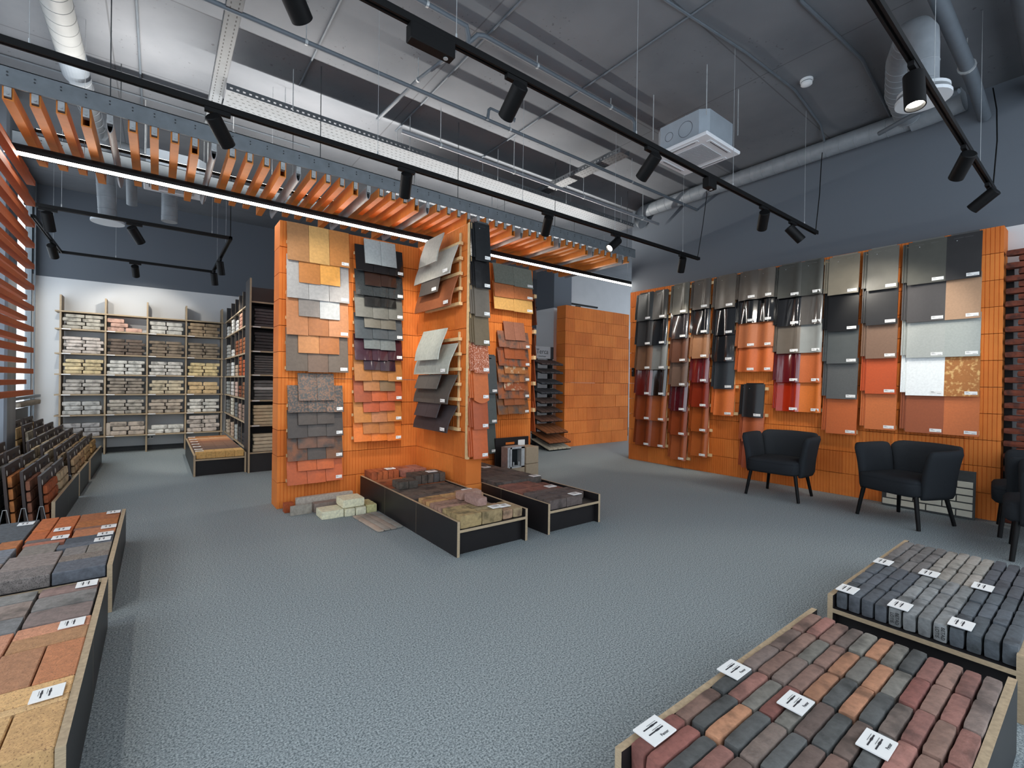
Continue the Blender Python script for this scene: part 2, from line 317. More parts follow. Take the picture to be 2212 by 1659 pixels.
def tile(F, u0, u1, z0, z1, n0, n1, mt, label, group, prof=prof_flat, t=.014, lab=True, inter=False, top=False, curve=0, roundb=0, name='roof_tile', cat='roof tile'):
    m = MB(); wdt = u1-u0; nu = 1 if prof is prof_flat and not roundb else 12; nv = 6 if curve else 1
    fr_, bk = [], []
    for j in range(nv+1):
        s = j/nv; z = z1+(z0-z1)*s; n = n0+(n1-n0)*(s if not curve else s**1.0)+curve*math.sin(math.pi*s*.5+0)*math.sin(math.pi*s)*.5
        for i in range(nu+1):
            q = i/nu; zz = z-(roundb*math.sin(math.pi*q) if roundb and j == nv else 0)
            p = prof(q); fr_.append(F(u0+wdt*q, n+p, zz)); bk.append(F(u0+wdt*q, n+p-t, zz))
    W = nu+1; o = len(fr_); fs = []
    for j in range(nv):
        for i in range(nu):
            a = j*W+i; fs.append((a,a+1,a+W+1,a+W)); fs.append((o+a,o+a+W,o+a+W+1,o+a+1))
        fs.append((j*W, (j+1)*W, o+(j+1)*W, o+j*W)); a = j*W+nu; fs.append((a, o+a, o+a+W, a+W))
    for i in range(nu):
        fs.append((i, o+i, o+i+1, i+1)); a = nv*W+i; fs.append((a, a+1, o+a+1, o+a))
    m.add(fr_+bk, fs)
    def slab(ua, ub, za, zb, na0, na1, tt=.012):
        q = [F(ua,na0,za),F(ub,na0,za),F(ub,na1,zb),F(ua,na1,zb),F(ua,na0-tt,za),F(ub,na0-tt,za),F(ub,na1-tt,zb),F(ua,na1-tt,zb)]
        m.add(q, [(0,1,2,3),(7,6,5,4),(0,4,5,1),(1,5,6,2),(2,6,7,3),(3,7,4,0)])
    H = z1-z0
    if inter:
        zb = z0+.07*H; e = n0+(n1-n0)*.93
        slab(u0-.045, u0+.004, z1-.01, zb, n0-.012, e-.012)
        slab(u0-.045, u0-.036, z1-.01, zb, n0-.002, e-.002); slab(u0-.024, u0-.016, z1-.01, zb, n0-.002, e-.002)
    if top:
        slab(u0+.03, u1-.02, z1+.012, z1-.004, n0+.006, n0+.004, .02); slab(u0+.05, u0+.12, z1-.03, z1-.042, n0+.006+prof(.2), n0+.006+prof(.2), .008); slab(u1-.12, u1-.06, z1-.03, z1-.042, n0+.006, n0+.006, .008)
    ob = m.build(name, mt, None, smooth=(nu > 1 or nv > 1)); tag(ob, label, cat, group)
    if top and lab:
        for uu in (u0+.3*wdt,):
            a, b = F(uu, n0+.004+max(prof(.3),0), z1-.06), F(uu, n0+.010+max(prof(.3),0), z1-.06)
            MB().tube([a, b], .004, 8).build('fixing_screw', GALV, ob)
    if lab:
        wl = min(.088, wdt*.36); uu = u1-wl-.012; q = (uu+wl*.5-u0)/wdt; s = .93
        nn = n0+(n1-n0)*s+max(prof((uu-u0)/wdt), prof((uu+wl-u0)/wdt), prof(q))+.0015+(curve*.25 if curve else 0)
        v = z0+.018
        if curve: nn = n1+curve*.05+.012
        sticker(uu, v, nn, F, ob, wl)
    return ob
# frames: (u, n, z) -> world
def FX(X): return lambda u, n, z: Vector((X-n, -u, z))           # plane facing -X, u runs towards -Y
def FY(Y): return lambda u, n, z: Vector((u, Y-n, z))            # plane facing -Y, u runs towards +X
def FXp(X): return lambda u, n, z: Vector((X+n, u, z))           # plane facing +X
def tm(c, gloss=0, **k):
    if gloss == 2: return mat(c, .12, .04, 14, .02, coat=1.0, bump=.05, bs=14, **k)
    if gloss == 1: return mat(tuple(int(v*.88) for v in c), .32, .05, 14, .02, bump=.04, bs=20, spec=.35, **k)
    return mat(c, .55, .06, 60, .02, bump=.1, bs=220, **k)
DG, TAU, BK, BRN, MAR, RUST, TER, ORG, SLA, LG = (70,72,72), (98,90,84), (20,21,24), (118,82,60), (78,18,26), (168,74,42), (186,92,62), (214,104,52), (58,66,72), (148,152,152)
right_cols = [
 ('two-wide column at the open end', [(4.694,4.407),(4.407,4.15)], 2.678, [2.238,1.841,1.462,1.062,.674,.27], prof_s,
  [[('dark grey',DG,1),('smoked grey',(84,80,76),1)],[('charcoal',(50,49,50),1),('glossy black',BK,2)],[('brown',BRN,1),('mid grey',(128,130,128),1)],[('glossy oxblood',(104,26,24),2),('glossy black-brown',(34,20,18),2)],[('rust',(158,66,34),1),('light rust',(182,90,54),1)],[('russet',(150,62,30),1),('warm russet',(170,78,44),1)]]),
 ('first narrow column', [(4.058,3.799)], 2.728, [2.273,1.913,1.563,1.208,.846,.488,.125], prof_s,
  [[('taupe',(112,108,98),1)],[('satin black',(48,44,46),2)],[('chestnut',(112,70,52),1)],[('grey brown',(116,92,78),1)],[('glossy maroon',MAR,2)],[('brick red',(160,66,38),1)],[('terracotta',TER,1)]]),
 ('second narrow column', [(3.724,3.47)], 2.73, [2.308,1.952,1.611,1.268,.919,.57,.222], prof_s,
  [[('taupe brown',TAU,1)],[('mirror black',BK,2)],[('tan',(168,118,82),1)],[('glossy wine red',(100,20,24),2)],[('deep red',(150,44,24),1)],[('rust orange',(184,86,44),1)],[('orange clay',(198,98,56),1)]]),
 ('third narrow column', [(3.386,3.108)], 2.73, [2.281,1.917,1.558,1.184,.825], prof_w,
  [[('bronze taupe',(104,96,88),1)],[('mirror black',BK,2)],[('glossy black',(30,30,32),2)],[('satin slate',(52,58,64),1)],[('orange clay',ORG,0)]]),
 ('short two-wide wavy column', [(3.058,2.82),(2.82,2.617)], 2.726, [2.348,2.045,1.728,1.415], prof_w,
  [[('taupe',TAU,1),('pale taupe',(110,102,94),1)],[('mirror black',BK,2),('wet black',(16,17,20),2)],[('salmon',(184,100,72),0),('dusty salmon',(180,96,66),0)],[('orange',(206,96,50),0),('bright orange',(212,100,50),0)]]),
 ('low narrow column behind an armchair', [(2.991,2.726)], 1.256, [.827,.505,.161], prof_w,
  [[('matt black',(40,42,44),1)],[('terracotta',(180,86,58),0)],[('brick red',(170,74,46),0)]]),
 ('two-wide column above the armchairs', [(2.575,2.317),(2.317,2.088)], 2.728, [2.314,1.966,1.632,1.279,.928], prof_l,
  [[('grey',(82,82,78),1),('dark grey',(86,87,82),1)],[('glossy black',BK,2),('glossy bronze',(88,84,80),2)],[('mushroom',(112,102,90),1),('pale grey',(158,162,158),1)],[('glossy plum',(92,18,28),2),('clay',(200,96,54),0)],[('glossy scarlet',(170,36,20),2),('orange',(224,112,44),0)]]),
 ('first flat-tile column', [(2.031,1.74)], 2.715, [2.275,1.859,1.496,1.098,.704], prof_flat,
  [[('bronze grey',(140,132,116),1)],[('glossy black',BK,1)],[('streaky slate',(92,96,96),1)],[('slate',(82,84,84),0)],[('terracotta',(198,94,52),0)]]),
 ('second flat-tile column', [(1.665,1.4)], 2.725, [2.273,1.899,1.541,1.164,.784], prof_flat,
  [[('warm grey',(120,118,110),1)],[('anthracite',(52,52,54),1)],[('brown',(116,88,70),0)],[('vermilion',(198,76,34),0)],[('light terracotta',(206,106,66),0)]]),
 ('two-wide column by the brick screen', [(1.322,1.031),(1.031,.784)], 2.722, [2.28,1.897,1.538,1.156,.782], prof_flat,
  [[('grey',(92,92,86),1),('sparkling black',(60,58,60),1)],[('charcoal',(58,56,58),0),('tan',(170,134,104),0)],[('pale grey',(164,168,164),0),('light grey',(160,166,162),0)],[('white',(236,240,240),0),('mottled copper',(176,106,60),0)],[('brick brown',(160,78,54),0),('terracotta',(206,106,68),0)]]),
]
F = FX(6.2)
for (cn, spans, ztop, bots, pf, cols) in right_cols:
    for k, zb in enumerate(bots):
        for s, (ya, yb) in enumerate(spans):
            nm, c, gl = cols[k][s]; zt = ztop if k == 0 else bots[k-1]+.06
            kw = dict(c2=(214,170,104), c2amt=.35, c2s=30) if 'mottled' in nm else {}
            two = '' if len(spans) == 1 else ('outer ' if s == 0 else 'inner ')
            tile(F, -ya, -yb, zb, zt, .058, .108, tm(c, gl, **kw), '%s %stile, %s from the top, in the %s' % (nm, two, ORD[k], cn), 'tiles in the '+cn, pf, inter=(s == 0), top=(k == 0))
    # timber battens behind the column
    b = empty('batten_frame', (6.17, (spans[0][0]+spans[-1][1])/2, bots[-1]), 'pale timber batten frame carrying the tiles of the '+cn, 'batten frame', 'timber frames behind the tile columns')
    ya, yb = spans[0][0], spans[-1][1]
    yq = yb+.04 if pf is prof_flat else yb
    for y in (ya-.05, yb+.05): MB().box(6.172, 6.196, y-.02, y+.02, bots[-1]+.05, ztop-.02).build('upright', WOOD, b)
    for zb in [ztop-.06]+[q+.03 for q in bots]: MB().box(6.150, 6.171, yq-.035, ya+.02, zb-.02, zb+.02).build('batten', WOOD, b)

def plain_rows(F, xs, zs, n0, n1, names, cols, desc, grp, gloss=None, hh=None, lab=True, prof=prof_c, kw=None):
    """zs[0] is the top of the first row, zs[1:] the bottoms"""
    for k in range(len(zs)-1):
        zb = zs[k+1]; zt = zs[0] if k == 0 else min(zs[0], zb+hh)
        for i in range(len(xs)-1):
            nm = names[k][i] if isinstance(names[k], (list, tuple)) else names[k]; c = cols[k][i] if isinstance(cols[k], list) else cols[k]
            d = R.uniform(-.006, .006); g = gloss[k] if gloss else 0
            tile(F, xs[i]+.0015, xs[i+1]-.0015, zb+d, zt, n0, n1, mat(c, .5 if not g else .14, .1, 40, .05, bump=.25, bs=160, coat=1 if g == 2 else 0, **((kw[k] or {}) if kw else {})),
                 '%s tile, %s across, row %s, %s' % (nm, ORD[i], ORD[k], desc), grp, prof, t=.011, lab=lab and i == len(xs)-2, top=False)
FA = FY(4.84)
GB, GO = (170,120,74), (206,158,92)
plain_rows(FA, [.959,1.154,1.346,1.544], [2.74,2.369,2.012,1.665,1.313], .03, .08, ['golden brown','pale grey','tan','grey brown'],
   [[GB,GO,(190,122,58)],[(168,166,164),(176,174,172),(158,154,152)],[(184,118,70),(172,100,62),(186,122,76)],[(98,84,72),(110,86,70),(100,86,74)]], 'upper overlapping tile group at the island end', 'wide rows of the upper plain tile group', hh=.42)
plain_rows(FA, [1.064,1.258,1.452], [2.57,2.171,1.842,1.485], .03, .08, ['amber','silver grey','copper tan'],
   [[(186,118,56),(224,156,70)],[(128,120,114),(182,184,184)],[(190,126,72),(180,104,62)]], 'narrow upper layer at the island end', 'narrow rows of the upper plain tile group', hh=.42, lab=False)
plain_rows(FA, [.979,1.158,1.332,1.498], [1.179,.918,.682,.46,.228], .03, .09, ['speckled slate','dark brown grey','flamed brown','orange'],
   [[(66,68,68)]*3,[(66,58,54),(72,64,60),(68,60,56)],[(140,78,54),(72,62,56),(118,70,50)],[(206,90,46)]*3], 'lower overlapping tile group at the island end', 'wide rows of the lower plain tile group', hh=.26, kw=[dict(c2=(130,96,76),c2s=60,c2amt=.6),None,dict(c2=(70,58,50),c2s=9,c2amt=.6),None])
plain_rows(FA, [1.07,1.244,1.41], [1.297,1.031,.8,.573,.35], .03, .09, ['slate with brown grit','dusky brown','smoked brown','bright orange'],
   [(74,76,76),(74,64,58),(112,74,54),(212,96,48)], 'narrow lower layer at the island end', 'narrow rows of the lower plain tile group', hh=.26, lab=False, kw=[dict(c2=(130,96,76),c2s=60,c2amt=.7),None,dict(c2=(66,56,50),c2s=9,c2amt=.6),None])
W3 = ['glossy black','gloss anthracite','green grey','slate blue','glossy plum','brown tan','red terracotta','sandy orange','bright orange']
plain_rows(FA, [1.603,1.788,1.961,2.129], [2.65,2.368,2.124,1.89,1.67,1.451,1.231,1.015,.8,.594], .03, .09, W3,
   [(26,22,22),(46,50,52),(92,92,86),(72,78,82),(58,28,40),(170,104,62),[(160,72,48),(192,84,46),(186,80,48)],[(194,118,66),(182,114,70),(196,112,60)],(232,116,44)], 'tall overlapping tile column beside the island fin', 'wide rows of the tall plain tile column', gloss=[2,2,0,1,2,0,0,0,0], hh=.27)
plain_rows(FA, [1.699,1.874,2.047], [2.725,2.457,2.233,2.018,1.788,1.564,1.343,1.128,.907,.676], .03, .09, ['silver grey','gloss brown black','gloss black','olive grey','steel grey','gloss aubergine','olive tan','tomato red','soft tan'],
   [(176,182,182),(44,28,22),(30,30,30),(94,90,80),(106,112,112),(50,28,40),[(164,106,60),(120,92,62)],(184,80,54),(184,108,66)], 'narrow layer, tall column beside the fin', 'narrow rows of the tall plain tile column', gloss=[1,2,2,0,1,2,0,0,0], hh=.27, lab=False)
MB_ = MB
for (xa, xb, za, zb_, nm) in ((.97,1.53,1.33,2.7,'upper plain tile group'),(.99,1.49,.25,1.17,'lower plain tile group'),(1.61,2.12,.62,2.6,'tall plain tile column')):
    b = empty('batten_frame', ((xa+xb)/2, 4.82, za), 'pale timber batten frame behind the '+nm+' on the island', 'batten frame', 'timber frames behind the tile columns')
    z = za
    for x in (xa+.04, xb-.04): MB().box(x-.012, x+.012, 4.828, 4.839, za, zb_).build('upright', WOOD, b)
    while z < zb_: MB().box(xa-.01, xb-.02, 4.814, 4.827, z, z+.03).build('batten', WOOD, b); z += .24

# curved tiles on the fin (facing the window side)
FW = FX(2.34)
def fin(ys, zt, zb, n0, n1, c, nm, curve, lab=True, gl=0):
    for i in range(len(ys)-1):
        tile(FW, -ys[i]+.001, -ys[i+1]-.001, zb, zt, n0, n1, mat(c, .6, .1, 30, .04, bump=.2, bs=150), '%s curved tile, %s across, on the island fin' % (nm, ORD[i]), 'curved tiles on the island fin', prof_flat, t=.012, lab=lab and i == len(ys)-2, curve=curve)
fin([4.61,4.24,3.85], 2.55, 2.26, .07, .16, (168,166,158), 'pale grey', .03)
fin([4.42,4.04], 2.70, 2.405, .12, .20, (160,158,150), 'uppermost single grey', .03, False)
fin([4.61,4.24,3.85], 2.25, 1.96, .07, .15, (142,76,56), 'reddish brown', .03)
fin([4.45,4.06], 2.26, 2.114, .15, .18, (78,72,68), 'small charcoal', 0)
fin([4.57,4.34,4.09,3.85], 1.605, 1.306, .06, .17, (160,164,156), 'light stone grey', .05)
fin([4.45,4.2,3.95], 1.754, 1.445, .12, .22, (164,168,160), 'stone grey top layer', .04, False)
fin([4.57,4.34,4.09,3.85], 1.30, 1.018, .06, .17, (74,70,66), 'dark grey', .05)
fin([4.49,4.24,4.01], 1.30, 1.16, .15, .20, (84,80,76), 'dark grey top layer', .0, False)
fin([4.57,4.34,4.09,3.85], 1.00, .745, .06, .17, (52,46,50), 'violet black', .05)
fin([4.49,4.24,4.01], 1.02, .88, .15, .20, (56,50,54), 'violet black top layer', .0, False)
for (za, zb_, nm) in ((1.97,2.68,'upper'),(.76,1.72,'lower')):
    b = empty('batten_frame', (2.3, 4.15, za), 'pale timber batten frame behind the %s curved tiles of the fin' % nm, 'batten frame', 'timber frames behind the tile columns')
    for y in (3.90, 4.50): MB().box(2.322, 2.338, y-.012, y+.012, za, zb_).build('upright', WOOD, b)
    z = za
    while z < zb_: MB().box(2.285, 2.321, 3.835, 4.55, z, z+.03).build('batten', WOOD, b); z += .145

# tile column on the end of the fin
FE = FY(3.755)
zs = [2.756,2.387,2.123,1.854,1.583,1.318,1.06,.783,.503]
ec = [('satin black',(40,42,44),1,None),('gritty gloss black',(24,24,26),2,None),('grey brown',(98,90,80),0,None),('olive brown',(100,86,64),0,None),('flecked red',(168,82,58),0,dict(c2=(226,180,160),c2s=90,c2amt=.35)),('round-ended terracotta',(206,102,60),0,None),('red brown',(180,80,50),0,None),('terracotta',(206,94,56),0,None)]
for k, (nm, c, g, kw) in enumerate(ec):
    tile(FE, 2.372, 2.542, zs[k+1]+(.0), zs[0] if k == 0 else zs[k]+.05, .035, .075, mat(c, .5 if g == 0 else .2, .08, 30, .02, bump=.35 if g == 2 else .15, bs=120, coat=1 if g == 2 else 0, **(kw or {})),
         '%s tile, %s from the top, on the end of the island fin' % (nm, ORD[k]), 'single tile column on the fin end', prof_c, inter=True, top=(k == 0), roundb=.03 if k == 5 else 0)
b = empty('batten_frame', (2.34, 3.74, .5), 'pale upright timber battens behind the tile column on the fin end', 'batten frame')
MB().box(2.322, 2.352, 3.725, 3.7585, .5, 2.74).build('upright', WOOD, b)
FB = FY(4.84)
sl = [1.568,1.094,.716,.345]
for k in range(3):
    tile(FB, 3.20, 3.388, sl[k+1], sl[0] if k == 0 else sl[k]+.06, .06, .12, mat(((66,72,74),(72,80,80),(66,72,68))[k], .45, .06, 30, .02, bump=.1, bs=120), '%s grey tile, %s from the top, in the slate column behind the fin' % (('dark','blue','green')[k], ORD[k]), 'slate column behind the fin', prof_flat, inter=False, top=(k == 0))
plain_rows(FB, [3.327,3.64,3.957], [2.739,2.479,2.314,2.154], .06, .11, ['grey green','dusty pink terracotta','golden yellow'], [(118,122,112),(186,106,80),(218,166,92)], 'broad tiles high behind the fin', 'broad tiles behind the fin', hh=.36, prof=prof_flat, gloss=[1,0,0])
ag = [dict(c2=(92,78,70),c2s=9,c2amt=.6)]*5; ag2 = [None,None,dict(c2=(206,190,160),c2s=14,c2amt=.35),dict(c2=(206,190,160),c2s=14,c2amt=.4),None]
plain_rows(FB, [3.424,3.584,3.758,3.931], [1.897,1.679,1.445,1.242,1.028,.824], .035, .09, ['flamed grey','flamed red','weathered tan','lichened red','sooty brown'], [(150,96,72),(164,82,56),(176,102,70),(166,88,62),(140,84,60)], 'antique tile group behind the fin', 'wide rows of antique tiles', hh=.24, kw=ag)
plain_rows(FB, [3.518,3.682,3.859], [2.023,1.779,1.543,1.344,1.135,.938], .035, .09, ['smoky terracotta','rosy red','mossy tan','speckled brick','plain russet'], [(158,102,78),(170,86,60),(178,110,78),(160,82,60),(156,84,58)], 'narrow antique layer behind the fin', 'narrow rows of antique tiles', hh=.24, lab=False, kw=ag2)
FR = FXp(4.03)
for k in range(5):
    zt = [2.45,1.98,1.62,1.26,.98][k]
    tile(FR, 4.86, 5.08, zt-.42, zt, .06, .11, mat(((96,44,28),(110,52,32),(150,66,36),(168,76,42),(178,80,44))[k], .6, .08, 30, .03), '%s tile seen edge-on, %s from the top, on the island end beyond the fin' % (('dark umber','umber','russet','rust','orange brown')[k], ORD[k]), 'edge-on tiles on the island end', prof_c, lab=False)
b = empty('batten_frame', (4.05, 4.9, .8), 'pale timber batten ends on the far end of the island wall', 'batten frame')
for z in (2.38,1.9,1.55,1.2,.84): MB().box(4.032, 4.075, 4.80, 5.06, z, z+.05).build('batten', WOOD, b)

dc = empty('dark_cabinet', (8.5,7.3,0), 'slice of dark shelving glimpsed between the plain block wall and the long tile wall', 'shelving')
MB().box(8.2,8.24,7.1,7.5,0,2.3).box(8.9,8.94,7.1,7.5,0,2.3).box(8.24,8.9,7.48,7.5,0,2.3).build('cabinet_body', BLACK, dc)
for z in (.1,.5,.9,1.3,1.7,2.1): MB().box(8.241,8.899,7.1,7.479,z,z+.02).build('shelf_board', EDGE, dc)
# small black remote switch box on the end of the long wall
bx = MB().rbox(6.16,6.199,4.80,4.84,1.36,1.50,.006).build('switch_box', BLACK); tag(bx, 'small black switch box on the open end of the long clay wall', 'switch')
MB().box(6.158,6.16,4.81,4.83,1.44,1.46).build('button', GREYP, bx)

# clinker sample panel behind the armchair
sp = empty('clinker_sample', (6.1, 1.14, 0), 'dark sample panel with white clinker bricks leaning behind an armchair', 'sample panel')
TT = Matrix.Translation((6.07,0,0)) @ Matrix.Rotation(math.radians(6), 4, 'Y') @ Matrix.Translation((-6.07,0,0))
m = MB(); m.T = TT; m.box(6.07, 6.10, .80, 1.50, .004, .45); m.build('backing_board', mat((66,68,68),.6), sp)
for r in range(5):
    z0 = .02+r*.068; y = .815-(.0 if r % 2 else .1)
    while y < 1.49:
        ya, yb = max(y, .815), min(y+.208, 1.49)
        if yb-ya > .03:
            m = MB(); m.T = TT; m.rbox(6.056, 6.072, ya, yb, z0, z0+.056, .002); m.build('clinker_slip', mat((214,208,190),.5,.04,20,.05), sp)
        y += .218
# perforated brick screen
m = MB(); z = 0; k = 0
while z < 2.5:
    y = .64 if k % 2 == 0 else .56
    while y > -1.3:
        m.rock(6.2, 6.3, y-.2, y, z, z+.056, .004, (2,5,2), k+y); y -= .34
    z += .0585; k += 1
tag(m.build('brick_screen', mat((112,50,40), .85, .25, 18, .05, bump=.5, bs=60, c2=(70,34,34), c2s=14)), 'perforated dark red brick screen beside the long clay wall', 'brick screen')
m = MB()
for y in (.6, .2, -.2, -.6): m.box(6.36, 6.40, y, y+.05, 0, 2.4)
tag(m.build('screen_support', BLACK), 'black steel uprights standing behind the red brick screen', 'support')


# ------------------------------------------------------------------ brick shelving
SH = [1.977,1.60,1.28,.965,.642,.296]
px_ = [-1.19,-.67,-.145,.385,.915]
bs = empty('wall_shelving', (-.14, 9.95, 0), 'light birch plywood shelving along the white back wall, filled with pale bricks', 'shelving')
for x in px_: MB().ply(x-.011, x+.011, 9.82, 10.08, .002, 2.49).build('upright', [BIRCH, EDGE], bs)
for z in [2.247]+SH: MB().ply(-1.25, .938, 9.80, 10.07, z-.02, z).build('shelf_board', [BIRCH, EDGE], bs)
for k, z in enumerate(SH):
    for x in px_[:-1]: MB().box(x+.02, x+.12, 9.796, 9.7995, z-.018, z-.003).build('shelf_label', WHITE, bs)
def bk(c, c2=None, amt=.5, rough=.85, amp=.14): return mat(c, rough, amp, 16, .09, bump=.5, bs=45, c2=c2, c2amt=amt, c2s=12)
rows = [
 [('grey beige',(178,172,158),4),('pink',(206,164,146),3),('light grey',(196,194,186),3),('tan',(170,146,116),4)],
 [('pinkish white',(208,196,186),5),('dark brown',(116,100,88),5),('brown grey',(140,124,106),5),('taupe',(150,134,114),5)],
 [('yellow beige',(214,194,150),4),('white',(212,210,202),4),('chalk white',(216,212,204),4),('pale yellow',(226,204,152),4)],
 [('grey beige',(182,176,168),4),('taupe',(158,146,132),5),('cream',(208,194,166),4),('sand',(214,184,138),3)],
 [('white grey',(196,196,192),3),('stone',(186,178,166),4),('beige',(184,170,154),4),('white',(220,218,210),4)],
 [('mottled white',(182,180,180),3),('beige white',(206,190,174),3),('snow white',(224,222,214),2),('pinkish white',(206,194,184),4)]]
sn = ['top','second','third','fourth','fifth','lowest']; bn = ['window bay','second bay','third bay','corner bay']; ln = ['lowest','second','third','fourth','fifth','sixth','seventh','eighth']
for r, z in enumerate(SH):
    for c in range(4):
        nm, cc, nl = rows[r][c]; hL = .052 if nl >= 5 else (.07 if nl == 3 else .058)
        if r == 5: hL = .072
        for l in range(nl):
            off = (.022 if l % 2 else -.012)+R.uniform(-.008,.008)
            for s in range(2):
                if nm == 'pink' and (l, s) not in ((0,0),(1,0),(0,1),(2,0)): continue
                xa = px_[c]+.035+off+s*.225; xb = xa+.215+R.uniform(-.004,.003)
                h0 = z+l*hL+.001
                if r == 5 and c == 1: xa += .035; xb = min(xb+.03, px_[c+1]-.02)
                m = MB().rock(xa, min(xb, px_[c+1]-.014), 9.835+R.uniform(-.006,.006), 9.935, h0, h0+hL-.004, .0035, (7,3,3), R.random()*50, .006)
                br = m.build('facing_brick', bk(cc, tuple(int(v*.72) for v in cc), .45), None, smooth=True)
                tag(br, '%s brick, %s layer, %s half, %s shelf, %s of the back shelving' % (nm, ln[l], ('window side','corner side')[s], sn[r], bn[c]), 'brick', 'bricks on the back wall shelving')
br = MB().rock(-.655,-.60,9.84,9.93,.297,.50,.003,(3,3,6),3,.006).build('facing_brick', bk((206,194,180)), None, smooth=True); tag(br, 'beige white brick standing upright on the lowest back shelf', 'brick', 'bricks on the back wall shelving')

ss = empty('side_shelving', (1.1, 8.4, 0), 'dark plywood shelving with many narrow bays, standing at a right angle to the back wall', 'shelving')
DK = mat((40,38,40), .6, .08, 12, 0)
ys = [9.62,8.98,8.48,8.05,7.66,7.28]
for z in [2.247]+SH+[.27][:0]:
    MB().ply(.955, 1.24, 7.262, 9.80, z-.02, z).build('shelf_board', [BIRCH, EDGE], ss)
for y in ys: MB().ply(.962, 1.22, y-.009, y+.009, .3, 2.49).build('divider', [DK, EDGE], ss)
MB().box(1.241, 1.252, 7.262, 9.80, 0, 2.49).build('back_panel', DK, ss)
side = [[('white',(214,212,206)),('white',(216,214,208)),('grey white',(190,188,186)),('pink brown',(170,124,104)),('pale brick',(200,176,160))],
        [('grey',(166,166,162)),('white',(206,204,200)),('red brown',(140,74,54)),('red brown',(160,84,60)),('orange brown',(170,96,66))],
        [('mid grey',(140,140,138)),('white',(218,218,214)),('beige',(190,164,140)),('orange red',(192,88,50)),('orange red',(188,84,48))],
        [('light grey',(170,172,168)),('white',(214,208,204)),('pinkish',(204,170,156)),('dark red',(136,66,48)),('brown red',(150,92,72))],
        [('dark grey',(120,122,120)),('cream',(206,202,186)),('slate grey',(112,116,118)),('dusty pink',(170,140,126)),('brown',(150,122,106))],
        [('sand',(196,180,160)),('beige',(190,170,150)),('pale grey',(168,174,172)),('anthracite',(62,62,64)),('black grey',(54,52,54))]]
cells = [(9.60,9.0),(8.96,8.5),(8.46,8.07),(8.03,7.68),(7.64,7.30)]
hs = [[3,4,3,4,4],[4,2,4,4,4],[4,4,3,5,4],[4,4,4,3,4],[4,5,4,4,4],[4,4,4,4,3]]
bay = ['corner bay','second bay','middle bay','fourth bay','end bay']
FARM, FMATS = MB(), []
for r, z in enumerate(SH):
    for c in range(5):
        nm, cc = side[r][c]; ya, yb = cells[c]
        if r == 0 and c == 4: continue
        for l in range(hs[r][c]):
            for s in range(2):
                wd = min(.105, (ya-yb)/2-.012); y1 = ya-.012-s*(wd+.008)-R.uniform(0,.006); hh = .057
                if c < 3:
                    n0_ = len(FARM.m); FARM.rock(.965, 1.175, y1-wd, y1, z+l*hh+.001, z+l*hh+hh-.003, .003, (4,3,3), R.random()*50, .005)
                    if bk(cc) not in FMATS: FMATS.append(bk(cc))
                    for q in range(n0_, len(FARM.m)): FARM.m[q] = FMATS.index(bk(cc))
                    continue
                br = MB().rock(.965, 1.175, y1-wd, y1, z+l*hh+.001, z+l*hh+hh-.003, .003, (4,3,3), R.random()*50, .005).build('facing_brick', bk(cc), None, smooth=True)
                tag(br, '%s brick, %s layer, %s, %s shelf, %s of the side shelving' % (nm, ln[l], ('corner half','end half')[s], sn[r], bay[c]), 'brick', 'bricks on the side shelving')
fb = tag(FARM.build('facing_brick', FMATS, None, smooth=True), 'many small brick ends filling the far bays of the side shelving', 'brick', 'bricks on the side shelving'); fb['kind'] = 'stuff'
fs_ = empty('front_shelving', (1.5, 7.05, 0), 'dark plywood shelving facing the island, stacked with long bricks', 'shelving')
zf = [1.937,1.611,1.297,.957,.624,.265]
MB().box(.985, 1.95, 7.24, 7.26, 0, 2.47).build('back_panel', DK, fs_)
MB().ply(.945, .967, 6.905, 7.258, 0, 2.56).build('end_panel', [DK, EDGE], fs_)
for z in [2.264]+zf: MB().ply(.968, 1.95, 6.935, 7.235, z-.02, z).build('shelf_board', [DK, EDGE], fs_)
MB().box(.97, 1.95, 6.95, 6.965, 0, .243).build('plinth', DK, fs_)
MB().box(.97, 1.95, 6.95, 6.965, 2.266, 2.45).build('header_panel', mat((56,44,40),.5,.05,10,0), fs_)
for z in zf[:-1]: MB().box(.99,1.08,6.931,6.9345,z-.017,z-.004).build('shelf_label', WHITE, fs_)
ft = [('charcoal brown',(84,76,76),6,.04),('near black',(66,62,62),6,.042),('dark grey',(96,92,90),8,.032),('slate with white',(104,102,100),6,.044),('cream',(196,174,140),6,.044),('pale cream',(200,184,156),5,.048)]
for r, z in enumerate(zf):
    nm, cc, nl, hh = ft[r]
    for l in range(nl):
        x0 = 1.015+R.uniform(-.008,.008)
        m = MB().rock(x0, x0+.50, 6.96, 7.06, z+l*hh+.001, z+l*hh+hh-.003, .003, (14,3,2), R.random()*50, .004)
        br = m.build('long_brick', bk((190,188,184) if (r == 3 and l == 3) else cc), None, smooth=True); tag(br, '%s long brick, %s layer of the %s stack, in the front shelving' % (nm, ln[l], sn[r]), 'brick', 'long bricks in the front shelving')

